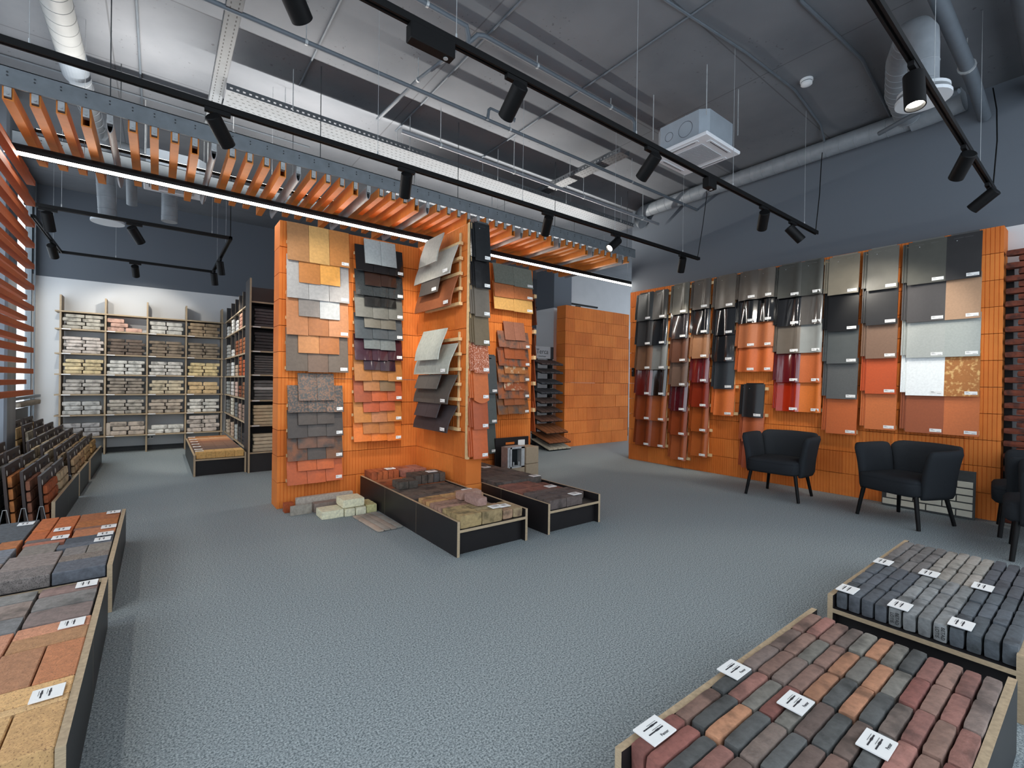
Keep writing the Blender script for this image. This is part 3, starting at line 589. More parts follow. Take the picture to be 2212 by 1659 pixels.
# ------------------------------------------------------------------ trays
def tray(name, x0, x1, y0, y1, ax, label, seg=.65, zt=.25, shelf=.19, open_=(1,1)):
    t = empty(name, ((x0+x1)/2, (y0+y1)/2, 0), label, 'display tray', 'plywood brick display trays'); th = .022
    a0, a1 = (y0, y1) if ax == 'y' else (x0, x1); n = max(1, round((a1-a0)/seg)); st = (a1-a0)/n
    for b in ((x0, x0+th), (x1-th, x1)) if ax == 'y' else ((y0, y0+th), (y1-th, y1)):
        for i in range(n):
            p, q = a0+i*st+(.0012 if i else 0), a0+(i+1)*st-(.0012 if i < n-1 else 0)
            (MB().ply(b[0], b[1], p, q, .001, zt) if ax == 'y' else MB().ply(p, q, b[0], b[1], .001, zt)).build('side_panel', [PLY, EDGE], t)
    if ax == 'y':
        MB().ply(x0+th, x1-th, y0, y1, shelf-.02, shelf).build('shelf_board', [PLY, EDGE], t)
        for y in (y0+.05, y1-.07): MB().box(x0+th, x1-th, y, y+.02, .001, shelf-.021).build('end_panel', PLY, t)
    else:
        MB().ply(x0, x1, y0+th, y1-th, shelf-.02, shelf).build('shelf_board', [PLY, EDGE], t)
        for x in (x0+.05, x1-.07): MB().box(x, x+.02, y0+th, y1-th, .001, shelf-.021).build('end_panel', PLY, t)
    return t
tray('brick_tray', 1.67, 2.305, 2.79, 4.74, 'y', 'long black plywood tray of mixed pavers in front of the island')
tray('brick_tray', 2.52, 3.14, 2.79, 4.74, 'y', 'black plywood tray of dark pavers on the far side of the island fin')
tray('brick_tray', -.845, -.18, 3.19, 4.5, 'y', 'black plywood tray of smooth slabs in front of the brick board racks')
tray('brick_tray', -.845, -.185, 1.69, 3.005, 'y', 'black plywood tray with cobbles and yellow clay pavers, next to the slab tray')
tray('brick_tray', .99, 2.315, .195, .815, 'x', 'plywood tray of tumbled red and grey pavers, the one closest to the camera', seg=.66)
tray('brick_tray', 2.53, 3.84, .195, .825, 'x', 'plywood tray of grey cobbles in front of the seating area', seg=.66)
tray('brick_tray', .362, .94, 7.0, 9.1, 'y', 'low plywood tray of smooth clay pavers in the shelving corner', seg=1.05, zt=.265, shelf=.215)

def paver(x0,x1,y0,y1,z0,z1,c,label,grp,rough=0,c2=None,amt=.5,name='paving_brick',cat='paving brick',c2s=10,amp=.12,bump=.35):
    g = .0013 if rough else .0008
    if rough: m = MB().rock(x0+g,x1-g,y0+g,y1-g,z0,z1,.0018,(8,4,3) if x1-x0>y1-y0 else (4,8,3),R.random()*90,min(rough,.0042)); sm = True
    else: m = MB().rbox(x0+g,x1-g,y0+g,y1-g,z0,z1,.003); sm = False
    o = m.build(name, mat(c,.85,amp+.06,48,.07,bump=bump+.2,bs=110,c2=c2,c2amt=amt,c2s=c2s), None, smooth=sm)
    return tag(o, label, cat, grp)
# tray of tumbled pavers
pc = {'rust red':(132,82,74),'dark brown':(112,94,86),'grey brown':(122,106,98),'slate grey':(86,87,86),'olive grey':(118,114,106),'orange':(172,122,92),'rose':(148,102,92),'brown':(134,104,92)}
plan = ['rust red,rust red,slate grey,rose,dark brown,grey brown,brown,brown,grey brown,brown,dark brown,brown',
        'brown,slate grey,orange,slate grey,grey brown,slate grey,dark brown,brown,slate grey,rose,dark brown,slate grey',
        'slate grey,rose,olive grey,rust red,olive grey,dark brown,slate grey,dark brown,slate grey,rose,brown,rust red',
        'grey brown,brown,grey brown,brown,orange,slate grey,orange,slate grey,grey brown,rose,brown,rose',
        'dark brown,brown,olive grey,brown,orange,olive grey,orange,olive grey,rust red,brown,rose,grey brown',
        'brown,rose,brown,grey brown,olive grey,orange,olive grey,slate grey,rose,brown,rose,grey brown']
for i in range(6):
    for j, nm in enumerate(plan[i].split(',')):
        y1 = .791-j*.0479; x0 = 1.02+i*.203+(.02 if j % 2 else 0)*(i > 0)*.5+(.0 if j < 1 else 0)
        c = pc[nm]; q_ = R.uniform(.92,1.08); cc = tuple(int(v*q_) for v in c)
        paver(x0, x0+.2, y1-.0465, y1, .191, .262+R.uniform(-.003,.003), cc, '%s tumbled paver, %s row from the corner end, %s across, red and grey tray' % (nm, ORD[i], ORD[j]), 'tumbled pavers in the red and grey tray', .0055, c2=tuple(int(v*.72) for v in cc), amt=.35)
g4 = [[('slate',(84,88,94)),('pale grey',(128,130,130)),('blue grey',(84,90,96))],[('brown grey',(112,108,106)),('beige grey',(146,140,132)),('dark slate',(78,80,86))]]
for i in range(6):
    for j in range(12):
        nm, c = g4[i//3][j//4]; y1 = .800-j*.0492; x0 = 2.552+i*.2+(.04 if j % 2 and i % 3 else 0)
        q_ = R.uniform(.93,1.07); cc = tuple(int(v*q_) for v in c)
        x1 = x0+.197 if not (j % 2 and i % 3 == 0) else x0+.237
        if i == 2: x1 = min(x1, 2.552+.6)
        if i == 5: x1 = min(x1, 2.552+1.2)
        paver(x0, x1, y1-.0475, y1, .191, .268+R.uniform(-.003,.003), cc, '%s cobble, %s row from the open end, %s across, grey cobble tray' % (nm, ORD[i], ORD[j]), 'cobbles in the grey tray', .006, c2=tuple(int(v*.75) for v in cc), amt=.3)
# text helper
def text(body, size, Mx, parent, mt=INK, name='printed_word'):
    cu = bpy.data.curves.new(name, 'FONT'); cu.body = body; cu.size = size; cu.extrude = .0003; cu.align_x = 'CENTER'; cu.align_y = 'CENTER'
    tmp = bpy.data.objects.new(name, cu); me = bpy.data.meshes.new_from_object(tmp); me.materials.clear(); me.materials.append(mt); bpy.data.objects.remove(tmp)
    o = bpy.data.objects.new(name, me); col.objects.link(o); o.parent = parent
    o.matrix_local = Matrix.Translation(-WL[parent.name]) @ Mx
    return o
CARDN = [0]
def card(x, y, z, rot, w_, h_, label, word='Penter'):
    """rectangular white price card lying on the pavers: two dark bars over a small word"""
    Mx = Matrix.Translation((x,y,z)) @ Matrix.Rotation(math.radians(rot), 4, 'Z')
    m = MB(); m.T = Mx; m.box(-w_/2,w_/2,-h_/2,h_/2,0,.004); c = m.build('price_card', WHITE); tag(c, label, 'price card', 'white product cards on the paver trays')
    m = MB(); m.T = Mx
    for v in (.16,-.10): m.box(w_*-.32, w_*.30, h_*v, h_*(v+.05), .0041, .0047); m.box(w_*-.02, w_*.12, h_*(v-.014), h_*(v+.064), .0041, .0048); m.box(w_*-.1, w_*.3, h_*(v+.11), h_*(v+.122), .0041, .0046)
    m.build('printed_bars', INK, c)
    if word: text(word, h_*.17, Mx @ Matrix.Translation((w_*.12, -h_*.34, .0044)), c)
    return c
# cards on the right-hand trays (read from the seating side)
card(1.11,.775,.264,0,.10,.072,'white product card on the front corner of the red and grey tray')
card(1.56,.78,.267,0,.095,.07,'white product card halfway along the floor-side edge of the red and grey tray')
card(1.55,.585,.267,0,.095,.07,'white product card in the middle of the red and grey tray')
card(1.55,.385,.267,0,.095,.07,'white product card on the rose pavers of the red and grey tray')
for x,y,n in ((2.60,.765,'slate cobbles at the open end'),(2.60,.57,'pale grey cobbles at the open end'),(2.60,.375,'blue grey cobbles at the open end'),(3.17,.77,'brown grey cobbles'),(3.17,.58,'beige grey cobbles'),(3.17,.385,'dark slate cobbles')):
    card(x,y,.274,0,.095,.07,'white product card on the %s, grey tray' % n, word='')
for j in (4, 7):
    ob = [o for o in bpy.data.objects if o.get('label','').startswith('pale grey cobble, first row from the open end, %s' % ORD[j])][0]
    y = .800-j*.0492-.024
    B_ = Matrix(((0,0,-1,2.5505),(0,-1,0,y),(-1,0,0,.229),(0,0,0,1)))
    RX = Matrix.Translation((2.5505,y,.229)) @ Matrix.Rotation(math.radians(-90),4,'Z') @ Matrix.Rotation(math.radians(90),4,'X') @ Matrix.Rotation(math.radians(-90),4,'Z')
    text('BETAD', .017, RX @ Matrix.Translation((0,.009,0)), ob, mat((30,30,32),.7,0,5,0)); text('LOTIS', .017, RX @ Matrix.Translation((0,-.009,0)), ob, mat((30,30,32),.7,0,5,0))
# slab tray by the racks
sl = [(-.41,-.207,3.20,3.375,(92,96,104),'slate blue slab at the open end'),(-.41,-.207,3.377,3.475,(132,120,110),'speckled grey strip slab'),(-.31,-.207,3.477,3.64,(134,126,116),'taupe half slab by the edge'),(-.41,-.312,3.477,3.64,(124,118,114),'grey taupe half slab'),
 (-.45,-.207,3.645,3.72,(98,102,110),'blue grey strip slab'),(-.265,-.207,3.725,3.86,(76,82,90),'small slate slab by the edge'),(-.43,-.268,3.725,3.86,(78,84,92),'slate slab beside the small one'),(-.41,-.207,3.865,4.03,(176,112,74),'orange brown slab'),(-.42,-.207,4.035,4.085,(130,92,76),'brown strip slab'),(-.42,-.207,4.09,4.24,(184,108,72),'brick orange slab'),(-.42,-.207,4.245,4.46,(166,96,72),'red brown slab at the rack end'),
 (-.625,-.415,3.20,3.36,(126,118,114),'wide speckled slab at the open end'),(-.625,-.415,3.362,3.60,(136,124,118),'wide taupe slab'),(-.60,-.452,3.605,3.80,(130,122,114),'taupe slab behind the wide one'),(-.61,-.433,3.81,3.86,(168,106,84),'salmon strip slab'),(-.61,-.433,3.865,3.92,(110,98,94),'brown grey strip slab'),(-.53,-.425,3.925,4.17,(196,100,66),'orange slab beside the orange brown one'),(-.62,-.533,3.925,4.12,(200,102,66),'orange slab farther in'),(-.53,-.425,4.175,4.46,(200,106,70),'orange slab at the rack end'),(-.62,-.533,4.125,4.46,(196,104,70),'second orange slab at the rack end'),
 (-.815,-.63,3.20,3.52,(130,118,112),'inner taupe slab'),(-.815,-.63,3.525,3.66,(116,118,124),'inner blue grey slab'),(-.815,-.63,3.665,3.80,(120,124,132),'second inner blue grey slab'),(-.72,-.63,3.805,3.96,(186,112,86),'inner salmon slab'),(-.815,-.723,3.805,3.96,(206,100,60),'inner bright orange slab'),(-.815,-.63,3.97,4.46,(84,88,92),'large inner dark grey slab')]
for (a,b,c_,d,cc,nm) in sl: paver(a,b,c_,d,.191,.253+R.uniform(-.002,.002),cc,'%s in the smooth slab tray' % nm,'slabs in the smooth slab tray',0,name='paving_slab',cat='paving slab',amp=.2,c2=(60,56,54) if 'speckled' in nm else None,c2s=200,amt=.35)
tw = [(-.415,-.212,2.88,2.985,'rosy',(146,120,112)),(-.415,-.212,2.725,2.875,'grey',(128,124,120)),(-.415,-.212,2.565,2.72,'brown grey',(130,114,108)),(-.63,-.42,2.87,2.985,'light grey',(134,132,128)),(-.63,-.42,2.70,2.865,'sandy brown',(146,130,120)),(-.63,-.42,2.55,2.695,'blue grey',(116,116,116)),(-.82,-.635,2.84,2.985,'tan',(160,140,124)),(-.82,-.635,2.69,2.835,'brown',(130,114,104)),(-.82,-.635,2.55,2.685,'slate',(106,108,110))]
for (a,b,c_,d,nm,cc) in tw: paver(a,b,c_,d,.191,.256,cc,'%s tumbled cobble near the slab tray end of the cobble and clay tray' % nm,'tumbled cobbles in the cobble and clay tray',.009,c2=tuple(int(v*.75) for v in cc),amt=.4)
cl = [(-.42,-.207,2.47,2.558,'peach strip',(196,136,104)),(-.42,-.207,2.36,2.466,'speckled tan strip',(176,130,90)),(-.31,-.207,2.08,2.355,'orange brown',(186,120,80)),(-.425,-.313,2.08,2.355,'spotted brown',(172,122,88)),(-.43,-.207,1.97,2.075,'yellow strip',(212,168,112)),(-.43,-.207,1.93,1.967,'thin yellow strip',(214,174,122)),(-.32,-.207,1.70,1.927,'big golden',(204,160,106)),(-.44,-.323,1.70,1.927,'golden',(206,164,110)),
 (-.53,-.425,2.36,2.545,'peach',(192,134,104)),(-.64,-.535,2.36,2.545,'peach brown',(186,128,98)),(-.82,-.645,2.3,2.545,'salmon',(180,122,96)),(-.64,-.43,2.08,2.355,'spotted peach',(186,130,98)),(-.82,-.645,1.95,2.295,'brown peach',(180,126,92)),(-.64,-.435,1.93,2.075,'pale yellow',(210,168,118)),(-.64,-.445,1.70,1.925,'inner golden',(206,162,108)),(-.82,-.645,1.70,1.945,'innermost golden',(200,158,106))]
for (a,b,c_,d,nm,cc) in cl: paver(a,b,c_,d,.191,.253,cc,'%s smooth clay paver in the cobble and clay tray' % nm,'clay pavers in the cobble and clay tray',0,c2=(128,88,62),c2s=210,amt=.22,amp=.1)
for (x,y,z,n,tray_) in ((-.255,3.70,.257,'blue grey strip','slab'),(-.25,3.82,.257,'small slate slab','slab'),(-.245,3.99,.257,'orange brown slab','slab'),(-.245,4.40,.257,'red brown slab','slab'),(-.46,3.885,.257,'brown grey strip','slab'),(-.475,4.08,.257,'orange slab','slab'),(-.68,4.36,.257,'large dark slab','slab'),(-.255,2.93,.26,'rosy cobble','cobble and clay'),(-.26,2.50,.257,'peach strip','cobble and clay'),(-.26,1.985,.257,'yellow strip','cobble and clay')):
    card(x,y,z,90,.07,.075,'white product card on the %s of the %s tray' % (n, tray_), word='')
# island tray
def rowset(x0,x1,nx,y0,y1,ny,z0,z1,cols,nm,where,grp,rough=.003,alongx=True):
    for i in range(nx):
        for j in range(ny):
            a = x0+(x1-x0)*i/nx; b = x0+(x1-x0)*(i+1)/nx; c_ = y0+(y1-y0)*j/ny; d = y0+(y1-y0)*(j+1)/ny
            paver(a,b,c_,d,z0,z1+R.uniform(-.002,.002),R.choice(cols),'%s, %s row, %s across, %s' % (nm, ORD[j], ORD[i], where),grp,rough,c2=tuple(int(v*.7) for v in cols[0]),amt=.35)
G1 = 'pavers in the long island tray'
rowset(1.70,2.07,2,2.80,3.07,4,.191,.285,[(164,140,96),(154,132,94),(160,142,104)],'olive yellow paver','open end of the island tray',G1,.004)
rowset(2.085,2.275,2,2.815,3.05,1,.191,.262,[(170,136,108),(160,138,104)],'tan paver','open corner of the island tray',G1,.004)
rowset(1.70,2.07,2,3.075,3.27,3,.191,.28,[(154,118,100),(160,124,106)],'pinkish brown paver','second block of the island tray',G1,.004)
rowset(2.085,2.20,1,3.07,3.34,1,.191,.235,[(122,102,92)],'low brown paver','beside the island tray edge',G1,.004)
rowset(1.70,2.07,2,3.275,3.47,3,.191,.28,[(182,140,90),(164,118,80),(170,132,92)],'tan yellow paver','third block of the island tray',G1,.004)
rowset(2.09,2.275,1,3.36,3.56,2,.191,.27,[(170,132,102),(164,126,98)],'sandy paver','beside the tan yellow block of the island tray',G1,.004)
rowset(1.70,2.275,3,3.575,4.03,5,.191,.245,[(104,90,80),(96,86,80),(110,96,84)],'dark flat paver','dark flat field of the island tray',G1,.002)
rowset(1.74,1.93,2,3.93,4.10,2,.247,.315,[(92,82,72),(84,76,68)],'dark grey paver lying on others','low stack in the island tray',G1,.004)
rowset(1.95,2.275,5,4.035,4.26,1,.247,.335,[(84,72,64),(78,74,72),(92,78,68)],'dark brown paver on edge','high dark stack in the island tray',G1,.004)
rowset(1.70,2.275,3,4.035,4.46,4,.191,.246,[(176,92,66),(168,86,62),(158,88,68)],'flat red paver','red field of the island tray',G1,.002)
rowset(1.70,1.99,5,4.50,4.72,1,.191,.315,[(170,82,58),(176,88,60)],'upright red paver','red row by the island wall',G1,.003)
rowset(2.0,2.275,2,4.44,4.72,2,.247,.315,[(164,84,62),(150,96,82)],'red paver lying','red row beside the fin',G1,.003)
paver(2.0,2.275,4.44,4.72,.191,.246,(160,84,62),'flat red slab under the stacked red pavers of the island tray',G1,.003)
paver(1.93,2.02,2.93,3.13,.287,.35,(156,124,114),'pinkish paver lying crosswise on the olive ones of the island tray',G1,.005)
paver(1.93,2.13,3.17,3.265,.283,.345,(164,128,112),'pinkish paver lying behind the crosswise one of the island tray',G1,.005)
for (x,y,z,n) in ((2.16,2.92,.264,'tan pavers'),(2.0,3.05,.35,'olive pavers'),(2.20,3.50,.273,'sandy pavers'),(2.17,4.14,.338,'high dark stack'),(1.93,4.6,.318,'upright red row')):
    card(x if n != 'olive pavers' else 2.045, y if n != 'olive pavers' else 2.86, z if n != 'olive pavers' else .288, 0, .10, .075, 'white product card on the %s of the island tray' % n, word='')
G2 = 'pavers in the dark tray beyond the fin'
rowset(2.545,2.93,2,2.80,3.15,4,.191,.272,[(96,84,80),(90,80,78),(104,88,82)],'dark grey brown paver','open end of the dark tray',G2,.004)
rowset(2.94,3.08,1,2.93,3.15,2,.191,.258,[(100,86,80)],'grey brown paver','beside the open end of the dark tray',G2,.004)
rowset(2.545,2.93,2,3.155,3.54,5,.191,.262,[(134,84,70),(126,80,70),(142,92,76)],'red brown paver','second block of the dark tray',G2,.003)
rowset(2.94,3.09,1,3.2,3.5,3,.191,.24,[(126,80,66)],'low red brown paver','beside the second block of the dark tray',G2,.003)
rowset(2.545,3.11,3,3.55,4.2,8,.191,.282,[(88,78,72),(94,82,76),(82,74,70)],'dark brown paver','third block of the dark tray',G2,.002)
paver(2.6,2.80,4.22,4.60,.191,.38,(66,68,72),'speckled black block stacked at the back of the dark tray',G2,.003,c2=(140,140,140),c2s=90,amt=.3)
rowset(2.81,3.11,2,4.22,4.66,2,.191,.27,[(104,92,84)],'greyish paver','wall end of the dark tray',G2,.003)
for (x,y,z,n) in ((2.88,2.85,.275,'grey brown pavers'),(2.93,3.22,.265,'red brown pavers'),(3.06,3.6,.285,'dark brown pavers'),(2.95,4.33,.273,'greyish pavers')):
    card(x,y,z,0,.10,.075,'white product card on the %s of the dark tray' % n, word='')
# corner tray
cr = [('golden',(214,168,100)),('dark brown',(96,72,62)),('dark brown',(104,78,66)),('brown',(124,90,72)),('warm brown',(136,98,76)),('brown red',(146,96,72)),('tan orange',(190,130,88)),('sand',(208,158,116)),('orange tan',(182,112,74))]
for j, (nm, c) in enumerate(cr):
    ya = 7.02+j*.228; n = 5 if j == 0 else 4
    for i in range(n):
        a = .39+(.915-.39)*i/n; b = .39+(.915-.39)*(i+1)/n
        paver(a,b,ya,ya+.224,.216,.30 if j == 0 else .292,c,'%s smooth clay paver, %s row, %s across, corner tray' % (nm, ORD[j], ORD[i]),'clay pavers in the corner tray')
for j, y in enumerate((7.12,7.3,7.6,7.9,8.2,8.5,8.85)): card(.43,y,.303,0,.09,.06,'white product card, %s from the open end of the corner tray' % ORD[j], word='')
# bricks and slabs on the carpet next to the island
G3 = 'loose bricks on the carpet by the island'
CRM = (226,220,188)
def lo(x0,x1,y0,y1,z0,z1,c,lb,rg=.004,**k): return paver(x0,x1,y0,y1,z0,z1,c,lb,G3,rg,**k)
lo(1.152,1.345,4.225,4.425,0,.073,CRM,'cream brick on the carpet, the outermost of the cream pile',.004,name='loose_brick',cat='brick')
lo(1.348,1.443,4.21,4.42,0,.07,CRM,'cream brick with its end outwards, next to the outermost one',.004,name='loose_brick',cat='brick')
lo(1.446,1.545,4.21,4.42,0,.07,(228,222,192),'cream brick with its end outwards, supporting the stacked one',.004,name='loose_brick',cat='brick')
lo(1.548,1.648,4.215,4.45,0,.078,(216,208,150),'yellowish cream brick against the side of the island tray',.004,name='loose_brick',cat='brick')
lo(1.335,1.535,4.23,4.44,.075,.15,(230,224,190),'cream brick stacked on top of the cream pile',.004,name='loose_brick',cat='brick')
lo(.957,1.145,4.51,4.535,0,.09,(158,150,138),'grey beige stone strip standing on edge before the orange wall',.003,name='stone_strip',cat='stone strip')
lo(1.157,1.40,4.50,4.60,0,.085,(140,124,114),'brown grey rough stone block behind the cream bricks',.005,name='stone_strip',cat='stone strip')
lo(1.03,1.56,4.62,4.68,0,.13,(176,164,152),'long pale stone lintel lying behind the cream bricks',.004,name='stone_lintel',cat='stone lintel')
lo(.935,1.02,4.64,4.73,0,.085,(172,76,44),'small red brick against the foot of the island wall',.003,name='loose_brick',cat='brick')
for k in range(4):
    a = 1.412+k*.056; m = MB(); m.T = Matrix.Translation((1.52,3.9,0)) @ Matrix.Rotation(math.radians(3),4,'Z') @ Matrix.Translation((-1.52,-3.9,0))
    m.rock(a+.001, a+.054, 3.63, 4.17, .002, .018+(.004 if k == 3 else 0), .002, (3,14,2), k*3.3, .004)
    tag(m.build('stone_plank', mat(((188,168,150),(170,160,148),(168,152,138),(150,146,138))[k],.8,.2,10,.04,bump=.4,bs=50,c2=(110,106,100),c2amt=.3,c2s=5), None, smooth=True), '%s stone plank flat on the carpet, %s from the island tray' % (('sandy','pale','beige','grey')[k], ('fourth','third','second','first')[k]), 'stone plank', 'stone planks on the carpet')

# window sample cube and black board on the island back
bb = MB().rbox(3.36,3.90,4.72,4.745,.03,.53,.004).build('carrying_board', PLY); tag(bb, 'black carrying board with a handle slot leaning on the island wall beyond the fin', 'board')
MB().rbox(3.52,3.66,4.716,4.7195,.44,.47,.008).build('handle_slot', CLAY, bb); MB().box(3.72,3.83,4.715,4.7195,.42,.49).build('label_sticker', WHITE, bb)
wc = empty('window_sample', (3.55, 4.5, 0), 'sample of an aluminium window corner set in taupe cladding boxes, beyond the dark tray', 'window sample')
TP = mat((150,134,112),.6,.06,30,.02)
MB().rbox(3.60,3.80,4.40,4.60,.235,.44,.004).build('cladding_box', TP, wc); MB().rbox(3.60,3.80,4.40,4.60,.0,.23,.004).build('cladding_box', TP, wc); MB().rbox(3.36,3.595,4.42,4.60,.0,.20,.004).build('cladding_box', TP, wc)
m = MB()
for (a,b,c_,d) in ((3.33,3.36,.2,.45),(3.37,3.395,.2,.45),(3.54,3.59,.2,.45),(3.36,3.59,.43,.455),(3.36,3.59,.2,.215)): m.box(a,b,4.42,4.55,c_,d)
m.build('window_frame', GALV, wc); m = MB(); m.box(3.395,3.54,4.50,4.506,.215,.43).build('window_glass', mat((24,28,32),.1,0,5,0), wc)
m = MB().box(3.42,3.435,4.425,4.44,.215,.27).box(3.50,3.515,4.425,4.44,.215,.27).box(3.42,3.515,4.425,4.43,.22,.226); m.build('hinge_fitting', GALV, wc)

# ------------------------------------------------------------------ tile sample rack with its sign
tr = empty('sample_rack', (5.9, 6.75, 0), 'black metal rack with sloping rows of brick slip samples and a grey sign on top', 'sample rack')
for x in (5.72, 6.10):
    m = MB(); n = 8
    P = [(6.72+.05*math.sin(k*1.7), .08+1.62*k/(n*1.0)) for k in range(n+1)]
    m.box(x-.03, x+.03, 6.72, 6.80, .05, 1.72); m.build('upright', BLACK, tr)
for x in (5.66, 6.14): MB().tube([(x,6.38,.03),(x,6.5,.07),(x,6.65,.09),(x,6.85,.07),(x,6.98,.03)], .016, 8).build('foot', BLACK, tr)
MB().tube([(5.66,6.4,.03),(6.14,6.4,.03)], .014, 8).build('foot', BLACK, tr)
sgn = MB().box(5.60,6.02,6.66,6.675,1.70,1.93).box(6.02,6.10,6.66,6.78,1.70,1.93,1).build('sign_board', [mat((150,150,152),.6,.02,5,0), BLACK], tr); sgn['label'] = 'grey sign board'
text('Terca', .13, Matrix.Translation((5.81,6.658,1.83)) @ Matrix.Rotation(math.radians(90),4,'X'), sgn, BLACK)
text('wienerberger', .035, Matrix.Translation((5.81,6.658,1.745)) @ Matrix.Rotation(math.radians(90),4,'X'), sgn, BLACK)
rz = [1.66,1.50,1.30,1.12,.94,.77,.60,.44,.29,.17]; rc = [(80,60,54),(70,64,62),(58,60,64),(62,62,66),(86,66,58),(84,64,56),(110,72,54),(140,78,50),(146,80,52),(180,170,150)]
for k, z in enumerate(rz):
    d = .30+(.16 if k > 6 else 0)+(.08 if k > 7 else 0)
    for i in range(5):
        xa = 5.60+i*.11; m = MB(); m.T = Matrix.Translation((0,6.72,z)) @ Matrix.Rotation(math.radians(16),4,'X')
        m.rbox(xa+.004, xa+.104, -d, -.01, 0, .022, .003); o = m.build('sample_board', mat(rc[k],.75,.15,20,.12,bump=.3,bs=60)); tag(o, 'brick slip sample, %s tier from the top, %s across, on the black sample rack' % (ORD[k], ORD[i]), 'brick sample', 'samples on the black rack')
    m = MB(); m.T = Matrix.Translation((0,6.72,z)) @ Matrix.Rotation(math.radians(16),4,'X'); m.box(5.6, 6.15, -d, 0, -.012, -.003); m.build('tier_tray', BLACK, tr)

# ------------------------------------------------------------------ brick boards in floor racks
def rack(y0, y1, n, label):
    t = empty('board_rack', (-1.0,(y0+y1)/2,0), label, 'floor rack', 'plywood floor racks for brick boards'); st = (y1-y0)/n
    for i in range(n): MB().ply(-.652,-.63, y0+i*st+.001, y0+(i+1)*st-.001, .001, .25).build('side_panel', [PLY, EDGE], t)
    xl = -1.18 if y0 == 6.5 else -1.46
    MB().box(xl,-.655,y0+.02,y1-.02,.001,.06).build('base_board', PLY, t)
    m = MB()
    for x in [-.735-.098*i for i in range(7) if -.735-.098*i > xl+.03]:
        m.tube([(x-.01,y0+.02,.062),(x+.015,y0+.02,.22),(x+.035,y0+.02,.22),(x+.06,y0+.02,.062)],.003,6)
    m.build('wire_divider', GALV, t)
    MB().box(xl,-.655,y0,y0+.012,.001,.09).build('end_panel', PLY, t)
rack(5.05, 6.42, 2, 'black plywood floor rack of brick boards behind the slab tray')
rack(6.5, 7.28, 1, 'short black plywood floor rack of brick boards in the middle')
rack(7.47, 8.85, 1, 'black plywood floor rack of brick boards by the back shelving')
BRD = mat((58,48,46), .5, .06, 20, .05)
bc = [[(170,82,52),(150,96,72),(186,112,78),(96,96,88),(120,118,110),(176,150,120)],[(186,164,130),(206,188,170),(176,154,120),(186,170,150),(170,150,130),(200,186,160)],[(184,152,112),(176,152,120),(190,172,140),(204,184,150),(170,150,120),(196,176,150)],[(196,156,110),(170,150,126),(186,160,128),(200,182,150),(176,160,140),(180,170,150)],[(206,170,118),(190,160,120),(206,180,136),(176,160,136),(190,176,150),(200,190,170)],[(208,166,104),(196,170,120),(210,180,150),(180,170,160),(190,176,160),(200,190,176)]]
yst = [5.08,5.66,6.53,7.03,7.49,8.16]; col_n = ['aisle file','second file','third file','fourth file','fifth file','sixth file','window file']
for r in range(6):
    for k in range(7):
        if r in (2,3) and k > 3: continue
        x = -.70-.098*k; y0 = yst[r]+.028*k; y1 = y0+(.50 if r not in (2,3) else .41); zt = .455+.042*k
        t = empty('brick_board', (x, (y0+y1)/2, .065), 'dark board with %s bricks, %s place, %s of the floor racks' % (('brick red','beige','sandy','tan','pale yellow','golden')[r] if k == 0 else ('brown','grey beige','ochre')[(r+k)%3], ORD[r], col_n[k]), 'brick sample board', 'brick boards in the floor racks')
        TT = Matrix.Translation((x,0,.07)) @ Matrix.Rotation(math.radians(-4),4,'Y') @ Matrix.Translation((-x,0,-.07))
        m = MB(); m.T = TT; ym = (y0+y1)/2; h1 = zt-.075
        # board with a handle slot: four pieces around the slot
        m.box(x-.009,x+.009,y0,y1,.07,h1); m.box(x-.009,x+.009,y0,ym-.05,h1,h1+.032); m.box(x-.009,x+.009,ym+.05,y1,h1,h1+.032); m.box(x-.009,x+.009,y0,y1,h1+.032,zt)
        m.build('backing_board', BRD, t)
        for yy in (y0+.045, y1-.045):
            m = MB(); m.T = TT
            m.tube([(x+.0085,yy,zt-.055),(x+.0115,yy,zt-.055)],.016,12); m.box(x+.009,x+.011,yy-.008,yy+.008,zt-.075,zt-.035); m.build('hook_mark', mat((190,190,186),.5,.05,5,0), t)
        hz = (h1-.085-.004)/4
        for l in range(4):
            off = 0 if l % 2 else .08
            ya = y0+.012; first = True
            while ya < y1-.02:
                L = (.21-(off if first else 0)); yb = min(ya+L, y1-.012); first = False
                if yb-ya > .03:
                    m = MB(); m.T = TT; m.rock(x+.011, x+.04, ya, yb-.008, .085+l*(hz+.002), .085+l*(hz+.002)+hz-.008, .002, (2,5,2), R.random()*60, .004)
                    m.build('brick_slip', bk(bc[r][k%6], tuple(int(v*.7) for v in bc[r][k%6]), .4), t, smooth=True)
                ya = yb
lb = MB(); lb.rbox(-1.48,-1.46,7.6,9.4,.0,.80,.004); tag(lb.build('leaning_board', PLY), 'large black board standing upright in the window corner behind the brick boards', 'board')
o = MB().rock(-1.5,-1.40,8.6,9.9,.82,.89,.006,(5,14,3),2,.008).build('brick_ledge', bk((150,140,126))); tag(o, 'rough grey brick ledge under the window in the far corner', 'ledge')

